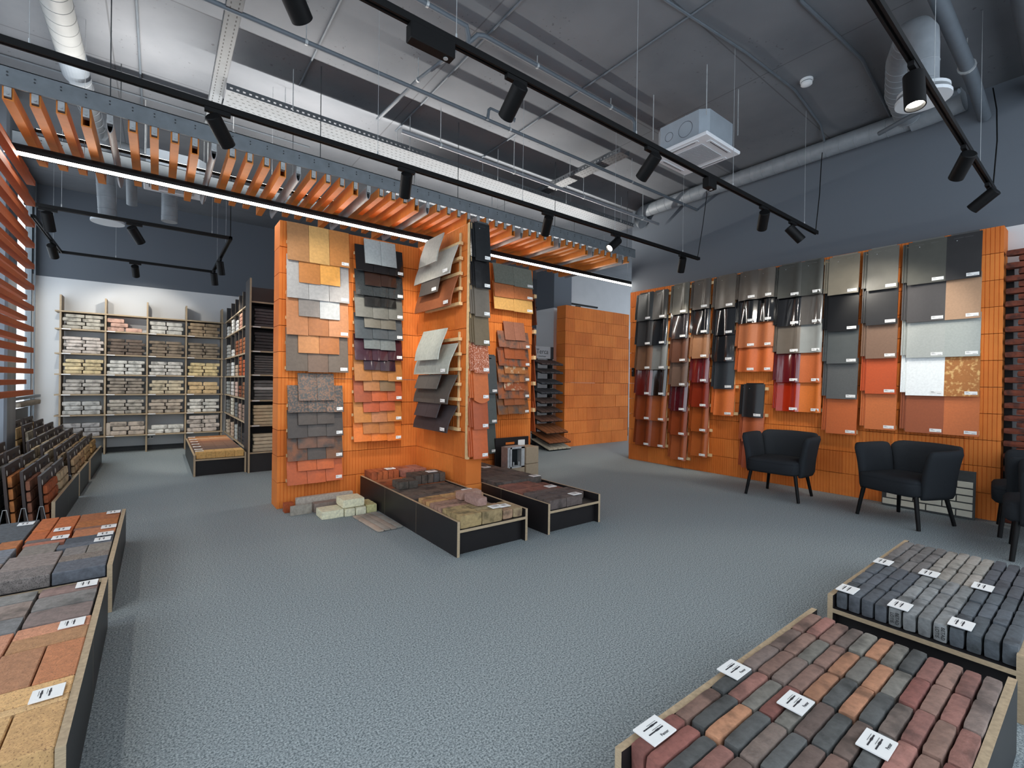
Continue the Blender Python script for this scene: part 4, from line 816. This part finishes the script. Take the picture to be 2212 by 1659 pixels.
# ------------------------------------------------------------------ clay baguette screen, canopy and carriers
def bagu(x, y0, y1, z0, z1, w_=.05, kind=0):
    m = MB()
    if kind == 0:
        t = .009; P = [(x-w_/2,z0),(x+w_/2,z0),(x+w_/2,z1),(x-w_/2,z1)]; Q = [(x-w_/2+t,z0+t),(x+w_/2-t,z0+t),(x+w_/2-t,z1-t),(x-w_/2+t,z1-t)]
    else:
        n = 14; P = []; Q = []
        h = (z1-z0)/2; c_ = (z0+z1)/2
        for k in range(n):
            a = -math.pi/2+2*math.pi*k/n; P.append((x+math.cos(a)*w_*.42*(1-.18*(math.sin(a) < 0)*abs(math.sin(a))), c_+math.sin(a)*h)); Q.append((x+math.cos(a)*w_*.30, c_+math.sin(a)*(h-.009)))
    n = len(P); vs = [(p[0],y0,p[1]) for p in P]+[(p[0],y0,p[1]) for p in Q]+[(p[0],y1,p[1]) for p in P]+[(p[0],y1,p[1]) for p in Q]; f = []
    for i in range(n):
        j = (i+1)%n; f += [(i,j,2*n+j,2*n+i),(n+i,3*n+i,3*n+j,n+j),(i,n+i,n+j,j),(2*n+i,2*n+j,3*n+j,3*n+i)]
    m.add(vs, f); return m
k = 0; x = -.826
while x < 5.85:
    kind = 1 if k % 5 == 4 else 0; tall = (k % 5 == 3)
    zb = 3.105 if not tall else 3.06
    if kind: zb = 3.055
    m = bagu(x, 4.60, 5.85, zb, 3.195, .056, kind)
    b = m.build('ceiling_baguette', TUBEG if kind else BAG, smooth=bool(kind))
    tag(b, '%s, %s from the window side, in the hanging canopy' % ('grey oval tube' if kind else ('deep orange clay baguette' if tall else 'orange clay baguette'), ORD[k]), 'clay baguette', 'baguettes of the hanging canopy')
    m = MB().box(x-.018,x+.018,4.588,4.592,3.125,3.23).box(x-.018,x+.018,4.592,4.64,3.125,3.129).tube([(x,4.587,3.145),(x,4.580,3.145)],.008,8); m.build('bracket', GALV, b)
    k += 1; x += .1312
for (y, nm) in ((4.575,'facing the aisle'),(5.72,'deeper in, behind the linear lamp')):
    m = MB().box(-1.0, 5.88, y, y+.012, 3.19, 3.325).box(-1.0, 5.88, y, y+.04, 3.319, 3.325)
    for q in range(56):
        xx = -.826+q*.1312
        if xx < 5.85: m.tube([(xx,y-.001,3.262),(xx,y-.003,3.262)],.006,6,mi=1); m.tube([(xx,y-.001,3.285),(xx,y-.003,3.285)],.006,6,mi=1)
    for xx in (-.3,1.2,2.7,4.2,5.7): m.tube([(xx,y+.02,3.32),(xx,y+.02,ZC)],.004,6,mi=1)
    tag(m.build('carrier_rail', [STEEL, mat((50,54,58),.5,0,5,0)]), 'flat steel rail carrying the clay baguettes, %s' % nm, 'carrier rail')
q = 0; z = 1.07
while z < 3.1:
    long_ = q % 2 == 0; x = -.905 if long_ else -.945; d = .052 if long_ else .05
    o = bagu(x, 3.2, 5.85 if long_ else 5.83, z, z+.042 if long_ else z+.04, .055).build('screen_baguette', mat((178,84,46),.6,.06,18,.06)); tag(o, 'rusty clay baguette, %s from the bottom of the upright window screen' % ORD[q], 'clay baguette', 'baguettes of the upright window screen')
    q += 1; z += .0925
m = MB()
for y in (3.4, 4.1, 4.95): m.box(-.995,-.972,y,y+.04,0.0,ZC)
tag(m.build('screen_post', BLACK), 'black posts holding the upright clay baguette screen', 'screen post')

# linear pendant
lp = empty('linear_pendant', (2.8, 5.22, 3.0), 'long black linear pendant lamp under the clay baguette canopy', 'pendant lamp')
P = [(5.22+.046*math.cos(a), 2.995+.046*math.sin(a)) for a in [math.radians(-100+i*310/20) for i in range(21)]]
MB().prism(P, -.955, 7.4, 'x').build('housing', HOUS, lp, smooth=True)
MB().prism([(5.211,2.951),(5.180,2.974),(5.183,2.962),(5.194,2.952)], -.952, 7.398, 'x').build('light_diffuser', DIFF, lp)
for x in (-.5,.9,2.3,3.7,5.1,6.5): MB().tube([(x,5.22,3.035),(x,5.22,ZC)],.0018,5).build('suspension_wire', GALV, lp)
def area(name, loc, rot, sx, sy, W, c, parent, spread=180):
    l = bpy.data.lights.new(name, 'AREA'); l.shape = 'RECTANGLE'; l.size = sx; l.size_y = sy; l.energy = W; l.color = c; l.spread = math.radians(spread)
    o = bpy.data.objects.new(name, l); col.objects.link(o); o.parent = parent; o.location = Vector(loc)-WL[parent.name]; o.rotation_euler = rot; return o
area('pendant_glow', (3.22,5.176,2.946), (math.radians(-48),0,0), 8.3, .025, DOWN_W, (1,.95,.86), lp)
ul = MB().box(-.8, 5.85, 5.27, 5.31, 3.197, 3.21).build('linear_uplight', HOUS); tag(ul, 'slim black linear uplight lying on top of the clay baguette canopy', 'linear lamp')
MB().box(-.79, 5.84, 5.275, 5.305, 3.2103, 3.213).build('light_diffuser', DIFF, ul)
area('uplight_beam', (2.52,5.29,3.217), (math.radians(180),0,0), 6.6, .03, UP_W, (1,.97,.92), ul)

# ------------------------------------------------------------------ tracks and spotlights
def rail(pts, label, closed=False, wires=(), cable=None):
    t = empty('track_rail', pts[0], label, 'lighting track', 'black lighting tracks')
    m = MB()
    for a, b in zip(pts, pts[1:]):
        a, b = Vector(a), Vector(b)
        if abs(a.y-b.y) < abs(a.x-b.x): x0, x1 = sorted((a.x, b.x)); m.box(x0-.018, x1+.018, a.y-.018, a.y-.006, a.z-.018, a.z+.018).box(x0-.018,x1+.018,a.y+.006,a.y+.018,a.z-.018,a.z+.018).box(x0-.018,x1+.018,a.y-.006,a.y+.006,a.z-.004,a.z+.018)
        else: y0, y1 = sorted((a.y, b.y)); m.box(a.x-.018, a.x-.006, y0-.018, y1+.018, a.z-.018, a.z+.018).box(a.x+.006,a.x+.018,y0-.018,y1+.018,a.z-.018,a.z+.018).box(a.x-.006,a.x+.006,y0-.018,y1+.018,a.z-.004,a.z+.018)
    m.build('rail', HOUS, t)
    for (x, y) in wires:
        z = pts[0][2]; MB().tube([(x,y,z+.02),(x,y,ZC)],.0016,5).tube([(x,y,z+.018),(x,y,z+.05)],.005,6).build('suspension_wire', GALV, t)
    if cable: MB().tube(cable, .005, 6).build('power_cable', HOUS, t)
    return t
ZT = 2.95
rail([(-1.36,3.48,ZT),(5.82,3.48,ZT)], 'black lighting track above the island, ending by the long tile wall', wires=((-.55,3.48),(1.33,3.48),(2.76,3.48),(4.1,3.48),(5.45,3.48)), cable=[(5.80,3.48,ZT),(5.9,3.47,3.4),(6.05,3.5,3.9),(6.2,3.6,4.0)])
rail([(-1.36,2.06,ZT),(5.82,2.06,ZT)], 'black lighting track across the middle of the ceiling with a driver box', wires=((1.19,2.06),(2.64,2.06),(3.98,2.06),(5.5,2.06)), cable=[(5.80,2.06,ZT),(5.9,2.06,3.4),(6.05,2.1,3.8),(6.22,2.15,4.0)])
rail([(-.5,.67,ZT),(5.72,.67,ZT)], 'black lighting track above the seating area and cobble tray', wires=((1.9,.67),(3.6,.67),(5.1,.67)), cable=[(5.70,.67,ZT),(5.8,.66,3.4),(6.1,.7,3.8),(6.3,.75,4.1)])
rail([(-1.05,6.6,ZT),(.69,6.6,ZT),(.69,8.85,ZT),(-1.08,8.85,ZT),(-1.08,7.1,ZT)], 'black rectangular lighting track hanging before the back wall shelving', wires=((-.8,6.6),(.5,6.6),(.69,8.2),(-.5,8.85),(-1.08,8.3),(.69,7.1)), cable=[(.69,6.6,ZT),(.69,6.62,3.6),(.70,6.62,ZC)])
rail([(7.9,7.2,2.96),(6.9,7.2,2.96),(6.9,8.4,2.96)], 'short black lighting track deep in the room beyond the column', wires=((7.0,8.0),))
for (xa, xb, nm) in ((.93,1.17,'island side'),(3.54,3.66,'tile wall side')):
    o = MB().rbox(xa, xb, 2.03, 2.09, 2.85, 2.932, .004).build('driver_box', HOUS); tag(o, 'black driver box under the middle track, %s' % nm, 'driver box')
    MB().tube([(xb-.04,2.06,2.849),(xb-.04,2.06,2.846)],.012,12).build('indicator_lamp', GALV, o)
def spot(x, y, tgt, label, W=1.0, cone=42, axis='x', lit=True, blend=.5):
    t = empty('track_spotlight', (x, y, ZT-.02), label, 'spotlight', 'black cylinder spotlights on the tracks')
    (MB().box(x-.07,x+.07,y-.014,y+.014,ZT-.045,ZT-.019) if axis == 'x' else MB().box(x-.014,x+.014,y-.07,y+.07,ZT-.045,ZT-.019)).build('adapter', HOUS, t)
    MB().tube([(x,y,ZT-.045),(x,y,ZT-.10)],.010,10).build('swivel_arm', HOUS, t)
    p = Vector((x, y, ZT-.115)); d = (Vector(tgt)-p).normalized(); a = p-d*.06; b = p+d*.13
    m = MB(); m.tube([a, a+d*.004, b], [.040,.046,.046], 24, cap=False); m.tube([a,a+d*.001],.040,24); m.tube([b, b-d*.001, b-d*.02],[.046,.041,.038], 24, cap=False); m.build('lamp_body', HOUS, t, smooth=True)
    (MB().tube([b-d*.022, b-d*.02],.037,20).build('lens', LENS if lit else GALV, t))
    if lit:
        l = bpy.data.lights.new('spot_beam', 'SPOT'); l.energy = SPOT_W*W; l.spot_size = math.radians(cone); l.spot_blend = blend; l.shadow_soft_size = .03; l.color = (1,.93,.82)
        o = bpy.data.objects.new('spot_beam', l); col.objects.link(o); o.parent = t; o.rotation_euler = d.to_track_quat('-Z','Y').to_euler(); o.location = b+d*.004-WL[t.name]
    return t
spot(.286,3.48,(1.30,4.76,1.75),'spotlight aimed at the plain tiles on the island end',1.0,62)
spot(1.568,3.48,(1.95,4.76,1.55),'spotlight aimed into the corner of the island wall and fin',1.0,62)
spot(3.083,3.48,(3.7,4.76,1.55),'spotlight aimed at the antique tiles beyond the fin',.9,60)
spot(4.117,3.48,(2.5,3.6,1.5),'tilted spotlight aimed back at the fin, its lens showing',.55,50)
spot(5.443,3.48,(6.15,4.25,1.3),'last spotlight of the island track, by the tile wall',.65,70)
spot(-1.25,2.06,(-.5,2.3,.2),'spotlight outside the picture over the cobble and clay tray',.55,90)
spot(-1.25,3.48,(-.6,4.5,.25),'spotlight outside the picture over the smooth slab tray',.8,95)
spot(.40,2.06,(2.3,4.1,1.5),'spotlight cut by the top edge of the picture, middle track',.8,46)
spot(1.576,2.06,(1.85,4.75,1.2),'big spotlight in the middle of the ceiling, tilted to the island',.9,46)
spot(2.819,2.06,(3.3,4.7,1.0),'spotlight on the middle track below the air conditioner',.55,46)
spot(4.564,2.06,(6.15,3.1,1.5),'spotlight near the tile wall pointing steeply down',.8,62)
spot(5.204,2.06,(6.15,1.2,1.5),'last spotlight of the middle track, tilted to the flat tiles',.45,66)
spot(3.162,.67,(2.75,.45,.2),'glowing spotlight over the cobble tray, its lens showing',.6,90)
spot(4.511,.67,(6.15,1.75,1.55),'spotlight over the armchairs tilted to the flat tiles',1.0,60)
spot(5.477,.67,(6.15,2.7,1.4),'last spotlight of the track above the seating area',.5,66)
spot(-.22,6.6,(.95,8.2,1.0),'spotlight on the ring track aimed at the side shelving',.8,70)
spot(-1.07,8.15,(-.9,9.9,1.5),'spotlight on the window side of the ring track',.6,80,'y')
spot(-.28,8.85,(-.20,9.95,2.0),'spotlight in front of the back wall, lighting the top shelf',.45,90)
spot(.69,7.75,(1.0,8.3,.8),'upper of two spotlights on the ring track beside the side shelving',.7,70,'y')
spot(.69,8.65,(.95,9.3,1.0),'lower of two spotlights on the ring track beside the side shelving',.35,56,'y')
spot(-.9,6.6,(-.7,8.0,.6),'spotlight half hidden behind the clay baguette screen',.8,80)
spot(7.3,7.2,(7.3,6.9,0),'added spotlight deep in the room beyond the plain block wall',.7,100,lit=True)  # lamp added to brighten the space behind the block wall
spot(6.9,7.9,(8.5,8.4,2.4),'added spotlight on the deep track turned to the far grey wall',.5,80,'y')  # another added lamp, only there to light the far wall

# ------------------------------------------------------------------ pipes, ducts, trays, cables on the ceiling
def pipe(pts, r, label, m_=GREYP, name='ceiling_pipe', clips=(), n=12, cat='pipe', extra=None):
    o = MB().tube(pts, r, n).build(name, m_, smooth=True); tag(o, label, cat)
    for (x,y,z,L) in clips:
        MB().tube([(x,y,z+r),(x,y,z+L)],.004,6).build('hanger_rod', GALV, o); m = MB()
        if abs(pts[0][1]-pts[-1][1]) > abs(pts[0][0]-pts[-1][0]): m.tube([(x,y-.01,z),(x,y+.01,z)], r*1.22, 14)
        else: m.tube([(x-.01,y,z),(x+.01,y,z)], r*1.22, 14)
        m.build('pipe_clamp', GALV, o)
    return o
pipe([(-1.5,3.886,3.876),(6.449,3.886,3.876)], .019, 'blue grey steel pipe running below the ceiling to the tile wall side', clips=[(x,3.886,3.876,.31) for x in (.9,2.9,4.9)])
MB_p = pipe([(2.60,3.86,3.86),(2.60,3.84,3.95),(2.62,3.84,3.97),(2.90,3.84,3.97),(2.92,3.84,3.95),(2.92,3.84,3.98)], .015, 'short looped branch of pipe with a sprinkler near the middle of the ceiling', name='branch_pipe')
pipe([(1.95,4.463,3.783),(6.30,4.463,3.783)], .022, 'long pale round tube hanging above the cable tray', mat((128,132,138),.4,.05,10,.02), clips=[(x,4.463,3.783,.40) for x in (2.4,3.4,4.6,5.9)])
pipe([(-1.2,3.217,4.10),(1.95,3.217,4.10),(1.99,3.25,4.06),(2.02,3.30,4.02)], .020, 'steel pipe close to the ceiling leading up to a bend', clips=[(.3,3.217,4.10,.09),(1.6,3.217,4.10,.09)])
pipe([(2.0,3.30,4.02),(2.06,3.22,4.08),(2.12,3.217,4.10),(4.05,3.217,4.10),(4.09,3.217,4.07),(4.09,3.217,3.92)], .020, 'steel pipe continuing from the bend towards the air conditioner', clips=[(2.7,3.217,4.10,.09),(3.7,3.217,4.10,.09)])
pipe([(1.98,3.34,4.02),(1.86,3.9,3.98),(1.79,4.7,3.95)], .017, 'slanting steel tube crossing under the ceiling to the cable tray', clips=[(1.86,3.9,3.98,.2)])
pipe([(-.55,5.62,3.72),(-.52,5.60,3.76),(-.4,5.60,3.77),(3.0,5.60,3.77)], .026, 'pale water pipe behind the perforated cable tray', mat((130,132,134),.45,.06,10,.02), clips=[(.6,5.60,3.77,.42)])
for i, (a, b, nm) in enumerate((((-1.4,5.9,4.178),(5.5,5.9,4.178),'along the window end of the ceiling'),((-1.4,6.25,4.178),(1.5,6.25,4.178),'next to the water pipe'),((-.16,3.0,4.178),(-.16,6.6,4.178),'crossing over the pale duct'),((1.1,1.5,4.178),(1.1,5.0,4.178),'crossing over the driver box'),((3.35,-.5,4.178),(3.35,5.2,4.178),'crossing the middle of the dark ceiling'),((2.2,.2,4.178),(2.2,5.2,4.178),'between the bend and the middle track'))):
    pipe([a, b], .009, 'thin conduit fixed flat to the ceiling, %s' % nm, GREYP, 'ceiling_conduit', n=8, cat='conduit')
pipe([(1.8,2.25,4.178),(3.1,2.13,4.178),(4.1,2.02,4.17),(5.0,1.98,4.178),(5.9,2.06,4.178),(6.3,2.15,4.12)], .011, 'pair of loose cables fixed along the dark ceiling past the smoke detector', GREYP, 'ceiling_cable', n=8, cat='cable')
pipe([(2.6,1.33,4.178),(3.88,1.5,4.178),(5.0,1.42,4.17),(6.35,1.53,4.178)], .014, 'grey conduit across the dark ceiling near the upright duct', GREYP, 'ceiling_conduit', n=8, cat='conduit')
pipe([(2.2,.78,4.0),(5.6,.80,3.95),(6.42,.82,3.9)], .05, 'thick grey drain pipe passing over the seating area to the wall', GREYP, 'drain_pipe', clips=[(5.4,.80,3.95,.24)], n=16)
pipe([(6.0,1.55,3.90),(5.85,1.3,3.89),(5.65,.95,3.87),(5.62,.88,3.87)], .022, 'thin grey drain branch joining the thick drain pipe', GREYP, 'drain_branch', n=12)
pipe([(3.2,.35,4.0),(5.5,.40,4.0),(6.44,.43,4.0)], .11, 'dark insulated duct in the top corner over the seating area', mat((96,104,112),.6,.1,10,0), 'ceiling_duct', n=18, cat='duct')
def duct(pts, r, label, step=.13, m_=GALV, rings=True):
    o = MB().tube(pts, r, 28).build('ventilation_duct', m_, smooth=True); tag(o, label, 'duct'); m = MB()
    for qi, (a, b) in enumerate(zip(pts, pts[1:])):
        a, b = Vector(a), Vector(b); L = (b-a).length
        if L > .3:
            d = (b-a)/L; s = .06
            m = MB()
            while s < L: c_ = a+d*s; rq = r if not isinstance(r, list) else r[qi]; m.tube([c_-d*.003, c_, c_+d*.003], [rq, rq+.003, rq], 28, cap=False); s += step
            if rings and m.v: m.build('duct_seam', m_, o, smooth=True)
    return o
def arc(c, r, a0, a1, n, f): return [f(c[0]+r*math.cos(math.radians(a0+(a1-a0)*i/n)), c[1]+r*math.sin(math.radians(a0+(a1-a0)*i/n))) for i in range(n+1)]
GD = mat((128,134,140), .45, .1, 12, .02)
duct([(6.32,1.35,4.075),(6.32,4.72,4.075)]+arc((4.72,3.975),.10,90,-60,7,lambda y,z:(6.32,y,z)), .098, 'long round grey duct running along the top of the tile wall side', .145, GD)
duct([(6.3,.95,4.10),(6.32,1.2,4.08),(6.32,1.36,4.075)], .12, 'short wide duct piece entering the wall over the seating area', .1, GD)
vd = duct([(4.25,.85,3.31),(4.25,.85,3.62),(4.27,.86,3.72),(4.33,.90,3.80),(4.43,.96,3.86),(4.9,1.12,3.97),(5.6,1.3,4.05),(6.2,1.36,4.07)], [.085,.085,.088,.092,.1,.105,.105,.105], 'upright grey duct with a bend over the seating area', .13, GD)
MB().tube([(4.25,.85,3.295),(4.25,.85,3.315)],.145,28).build('duct_collar', mat((190,194,198),.5,.03,5,0), vd)
MB().tube([(4.25,.85,3.245),(4.25,.85,3.268)],.155,28).build('diffuser_disc', mat((200,204,208),.5,.03,5,0), vd); MB().tube([(4.25,.85,3.26),(4.25,.85,3.30)],.03,12).build('diffuser_stem', GD, vd)
d1 = duct([(-.63,2.0,3.97),(-.61,5.45,3.97)], .095, 'bright spiral duct at the window side of the ceiling', .14, mat((126,128,128),.5,.06,10,0))
MB().tube([(-.61,5.40,3.97),(-.61,5.75,3.97)],.099,28).build('duct_sleeve', mat((110,118,126),.5,.05,10,0), d1)
duct([(-.60,5.75,3.97),(-.56,7.0,3.97)]+arc((7.0,3.80),.17,90,0,6,lambda y,z:(-.52,y,z))+[(-.48,7.17,3.10)], .085, 'grey duct turning down behind the canopy, with a disc diffuser', .14, GD)
o = MB().tube([(-.48,7.17,3.03),(-.48,7.17,3.055)],.155,28).build('disc_diffuser', mat((196,202,208),.5,.03,5,0)); tag(o, 'round pale disc diffuser under the duct behind the canopy', 'diffuser'); MB().tube([(-.48,7.17,3.055),(-.48,7.17,3.10)],.02,10).build('diffuser_stem', GD, o)
duct([(.10,7.35,3.22),(.10,7.35,3.75),(.07,7.2,3.85),(-.15,7.1,3.88),(-.4,7.1,3.9)], .085, 'second grey duct ending open above the ring track', .12, GD)
duct([(-.28,7.6,3.42),(-.28,7.45,3.62),(-.28,7.2,3.8)], .055, 'thin slanting duct between the two ducts behind the canopy', .4, GD, False)
o = MB().rbox(-1.49,-.74,4.25,4.62,3.92,4.12,.03).box(-1.49,-.74,4.66,4.72,3.94,4.05).build('insulated_duct', mat((176,180,182),.35,.2,12,0,metal=.5,bump=.8,bs=25)); tag(o, 'silver insulated duct box at the window side under the ceiling', 'duct')
def ctray(x0, x1, y0, y1, z, ax, label, hangs=(), wall=.06):
    m = MB(); a0, a1 = (x0, x1) if ax == 'x' else (y0, y1); b0, b1 = (y0, y1) if ax == 'x' else (x0, x1)
    bx = (lambda p,q,r,s,u,v,mi=0: m.box(p,q,r,s,u,v,mi)) if ax == 'x' else (lambda p,q,r,s,u,v,mi=0: m.box(r,s,p,q,u,v,mi))
    W = b1-b0; nb = max(2, round(W/.055)); bx(a0, a1, b0, b1, z, z+.0015)
    for i in range(nb):
        y = b0+W*(i+.5)/nb; s_ = a0+.02+(.0 if i % 2 else .02)
        while s_ < a1-.03: bx(s_, s_+.022, y-.004, y+.004, z-.0006, z-.0001, 1); s_ += .05
    for y in (b0, b1): bx(a0, a1, y-.001, y+.001, z, z+wall*.3); bx(a0, a1, y-.001, y+.001, z+wall*.55, z+wall)
    for y in (b0, b1):
        s = a0
        while s < a1-.03: bx(s, s+.028, y-.001, y+.001, z+wall*.3, z+wall*.55); s += .05
    o = m.build('cable_tray', [mat((84,88,92),.5,.08,10,.02), mat((24,26,28),.6,0,5,0)]); tag(o, label, 'cable tray', 'perforated cable trays')
    for (x,y) in hangs: MB().tube([(x,y,z),(x,y,ZC)],.004,6).build('hanger_rod', GALV, o)
    return o
ctray(.46, 6.15, 4.83, 5.12, 3.80, 'x', 'long perforated steel cable tray above the canopy', [(x,4.80) for x in (1.0,2.2,3.4,4.6,5.8)]+[(x,5.15) for x in (1.0,2.2,3.4,4.6,5.8)])
ctray(2.2, 6.15, 5.22, 5.48, 3.55, 'x', 'second perforated cable tray running lower, close to the canopy', [(x,5.5) for x in (2.6,3.8,5.0,6.2)])
ctray(.36, .46, 3.35, 6.2, 3.87, 'y', 'narrow perforated tray crossing from the top edge towards the canopy', [(.47,5.4)])
ctray(4.2, 4.36, 3.5, 4.95, 3.90, 'y', 'short perforated tray branching off near the air conditioner', [(4.18,4.3)])
for i in range(7):
    m = MB(); y = 4.86+i*.035; m.tube([(.5,y,3.815+.006*(i%2)),(2.0,y+.006,3.815),(4.0,y-.006,3.817),(6.1,y,3.815)],.008,6); tag(m.build('power_cable', mat((60,62,64),.5,.1,5,.2)), 'dark cable lying in the long perforated tray, %s of seven across' % ORD[i], 'cable', 'cables in the long tray')
def ac(x0, x1, y0, y1, z, label):
    t = empty('air_conditioner', ((x0+x1)/2,(y0+y1)/2,z), label, 'air conditioner', 'ceiling cassette air conditioners')
    c = .07; P = [(x0+.03+c,y0+.03),(x1-.03-c,y0+.03),(x1-.03,y0+.03+c),(x1-.03,y1-.03-c),(x1-.03-c,y1-.03),(x0+.03+c,y1-.03),(x0+.03,y1-.03-c),(x0+.03,y0+.03+c)]
    cs = MB().prism(P, z+.045, z+.29, 'z').build('casing', mat((168,178,188),.4,.06,8,0,metal=.35), t)
    for (u, r) in ((.20,.045),(.38,.075)):
        m = MB(); n = 24
        for k in range(n):
            a, b = 2*math.pi*k/n, 2*math.pi*(k+1)/n; X = x0+.0285; Y = y1-u
            m.add([(X,Y+r*math.cos(a),z+.16+r*math.sin(a)),(X,Y+r*math.cos(b),z+.16+r*math.sin(b)),(X,Y+(r-.004)*math.cos(b),z+.16+(r-.004)*math.sin(b)),(X,Y+(r-.004)*math.cos(a),z+.16+(r-.004)*math.sin(a))],[(0,1,2,3)])
        m.build('knockout_ring', INK, cs)
    pn = MB().rbox(x0,x1,y0,y1,z+.01,z+.045,.008).build('cover_panel', mat((226,228,232),.5,.02,5,0), t)
    m = MB(); g = .13
    for i in range(22):
        a = x0+g+(x1-x0-2*g)*i/21; m.box(a-.004,a+.004,y0+g,y1-g,z+.004,z+.0095)
        b = y0+g+(y1-y0-2*g)*i/21; m.box(x0+g,x1-g,b-.004,b+.004,z+.004,z+.0095)
    m.build('intake_grille', mat((196,198,204),.5,.02,5,0), t)
    for (a,b,c_,d) in ((x0+.12,x1-.12,y0+.035,y0+.075),(x0+.12,x1-.12,y1-.075,y1-.035),(x0+.035,x0+.075,y0+.12,y1-.12),(x1-.075,x1-.035,y0+.12,y1-.12)):
        v = MB().rbox(a,b,c_,d,z+.003,z+.0098,.004).build('air_outlet', mat((214,216,220),.5,.02,5,0), t)
        (MB().box(a+.03,b-.03,(c_+d)/2-.004,(c_+d)/2+.004,z+.0022,z+.0029) if b-a > d-c_ else MB().box((a+b)/2-.004,(a+b)/2+.004,c_+.03,d-.03,z+.0022,z+.0029)).build('outlet_slot', INK, v)
    for (x,y) in ((x0+.02,y0+.02),(x1-.02,y0+.02),(x0+.02,y1-.02),(x1-.02,y1-.02)): MB().tube([(x,y,z+.2),(x,y,ZC)],.005,6).build('hanging_rod', GALV, t)
ac(3.98, 4.60, 2.31, 2.93, 3.53, 'white cassette air conditioner hanging beside the middle lighting track')
ac(-.15, .45, 6.30, 6.92, 3.42, 'white cassette air conditioner seen through the clay baguette canopy')
m = MB(); m.tube([(4.94,1.85,ZC-.001),(4.94,1.85,ZC-.02),(4.94,1.85,ZC-.022),(4.94,1.85,ZC-.05),(4.94,1.85,ZC-.06)],[.055,.055,.048,.048,.030],24)
sd = m.build('smoke_detector', mat((226,228,230),.5,.02,5,0), smooth=True); tag(sd, 'white round smoke detector on the dark ceiling', 'smoke detector'); MB().tube([(4.94,1.85,ZC-.024),(4.94,1.85,ZC-.03)],.0488,24).build('vent_band', GREYP, sd)

# ------------------------------------------------------------------ armchairs
def armchair(cx, cy, ang, label):
    """tub armchair; local +y is the direction the sitter faces"""
    t = empty('armchair', (cx, cy, 0), label, 'armchair', 'black upholstered tub armchairs')
    T = Matrix.Translation((cx,cy,0)) @ Matrix.Rotation(ang, 4, 'Z')
    # legs: front ones nearly upright, all splayed
    for (sx, sy, fx, fy) in ((-1,1,.27,.235),(1,1,.27,.235),(-1,-1,.235,-.22),(1,-1,.235,-.22)):
        m = MB(); m.T = T; m.tube([(sx*(fx-.05), fy-.03*sy, .33),(sx*fx, fy+(.0 if sy > 0 else -.03), .003)],[.019,.015],14); m.build('leg', HOUS, t, smooth=True)
    # seat cushion
    m = MB(); m.T = T; W, D = .262, .265; n = 30; vs = []; fs = []; prof = [(.0,.285),(.93,.278),(1.0,.30),(1.005,.36),(1.0,.385),(.985,.392),(1.0,.40),(.96,.418),(.80,.432),(.4,.44),(0,.442)]
    for (s, z) in prof:
        for k in range(n):
            a = 2*math.pi*k/n; c_, s_ = math.cos(a), math.sin(a); e = .32
            x = W*math.copysign(abs(c_)**e, c_)*s; y = .02+D*math.copysign(abs(s_)**e, s_)*s; vs.append((x, y, z))
    for i in range(len(prof)-1):
        for k in range(n): fs.append((i*n+k, i*n+(k+1)%n, (i+1)*n+(k+1)%n, (i+1)*n+k))
    m.add(vs, fs); st = m.build('seat_cushion', FABRIC, t, smooth='all')
    # wrap-around shell in three upholstered panels
    def plan(u):
        """centre line of the shell, u 0..1 from front window side around the back"""
        P = [(-.262,.20),(-.272,.04),(-.268,-.12),(-.21,-.235),(-.08,-.268),(.08,-.268),(.21,-.235),(.268,-.12),(.272,.04),(.262,.20)]
        f = u*(len(P)-1); i = min(int(f), len(P)-2); q = f-i
        p0, p1, p2, p3 = (Vector(P[max(i-1,0)]), Vector(P[i]), Vector(P[i+1]), Vector(P[min(i+2,len(P)-1)]))
        return .5*((2*p1)+(p2-p0)*q+(2*p0-5*p1+4*p2-p3)*q*q+(3*p1-p0-3*p2+p3)*q**3)
    def panel(u0, u1, ztop, nm, wr=0):
        m = MB(); m.T = T; nu, nz = 22, 12; vs = []; fs = []
        ring = []
        for i in range(nu+1):
            u = u0+(u1-u0)*i/nu; c_ = plan(u); tg = (plan(min(u+.01,1))-plan(max(u-.01,0))).normalized(); nr = Vector((-tg.y, tg.x))  # points inwards
            edge = min(i, nu-i)/nu; rr = min(1, (edge*9+.001))**.5
            row = []
            for (s, side) in [(j/nz, 1) for j in range(nz+1)]+[(1-j/nz, -1) for j in range(nz+1)]:
                th = .034*(.35+.65*rr)*(1 if .03 < s < .93 else (.55 if s <= .93 else .5)); zt = ztop-.05*(1-rr)-.03*abs(u-.5)
                z = .262+(zt-.262)*s; fl = .050*s*s+.01*s
                off = side*th; wv = wr*.004*math.sin(u*150+s*3)*max(0,1-abs(s-.35)*2.2)*(side > 0)
                p = c_-nr*(fl-off-wv); row.append((p.x, p.y, z))
            ring.append(row)
        L = len(ring[0])
        for row in ring: vs += row
        for i in range(nu):
            for j in range(L): fs.append((i*L+j, i*L+(j+1)%L, (i+1)*L+(j+1)%L, (i+1)*L+j))
        fs.append(tuple(range(L))); fs.append(tuple(nu*L+j for j in range(L))[::-1])
        m.add(vs, fs); return m.build(nm, FABRIC, t, smooth='all')
    panel(.003,.285,.70,'arm_wing'); panel(.289,.711,.715,'backrest',1); panel(.715,.997,.70,'arm_wing')
    return t
def face(dx, dy): return math.atan2(dy, dx)-math.pi/2
armchair(5.58, 2.30, face(-1,-.03), 'black tub armchair in front of the low narrow tile column')
armchair(5.52, 1.185, face(-.925,.38), 'black tub armchair in front of the white clinker sample panel')
armchair(5.84, .38, face(-.12,1), 'black tub armchair by the brick screen, partly hidden by another')
armchair(5.15, .24, face(-.1,1), 'black tub armchair cut by the picture edge behind the grey cobble tray')
print('OBJECTS', len(bpy.data.objects))
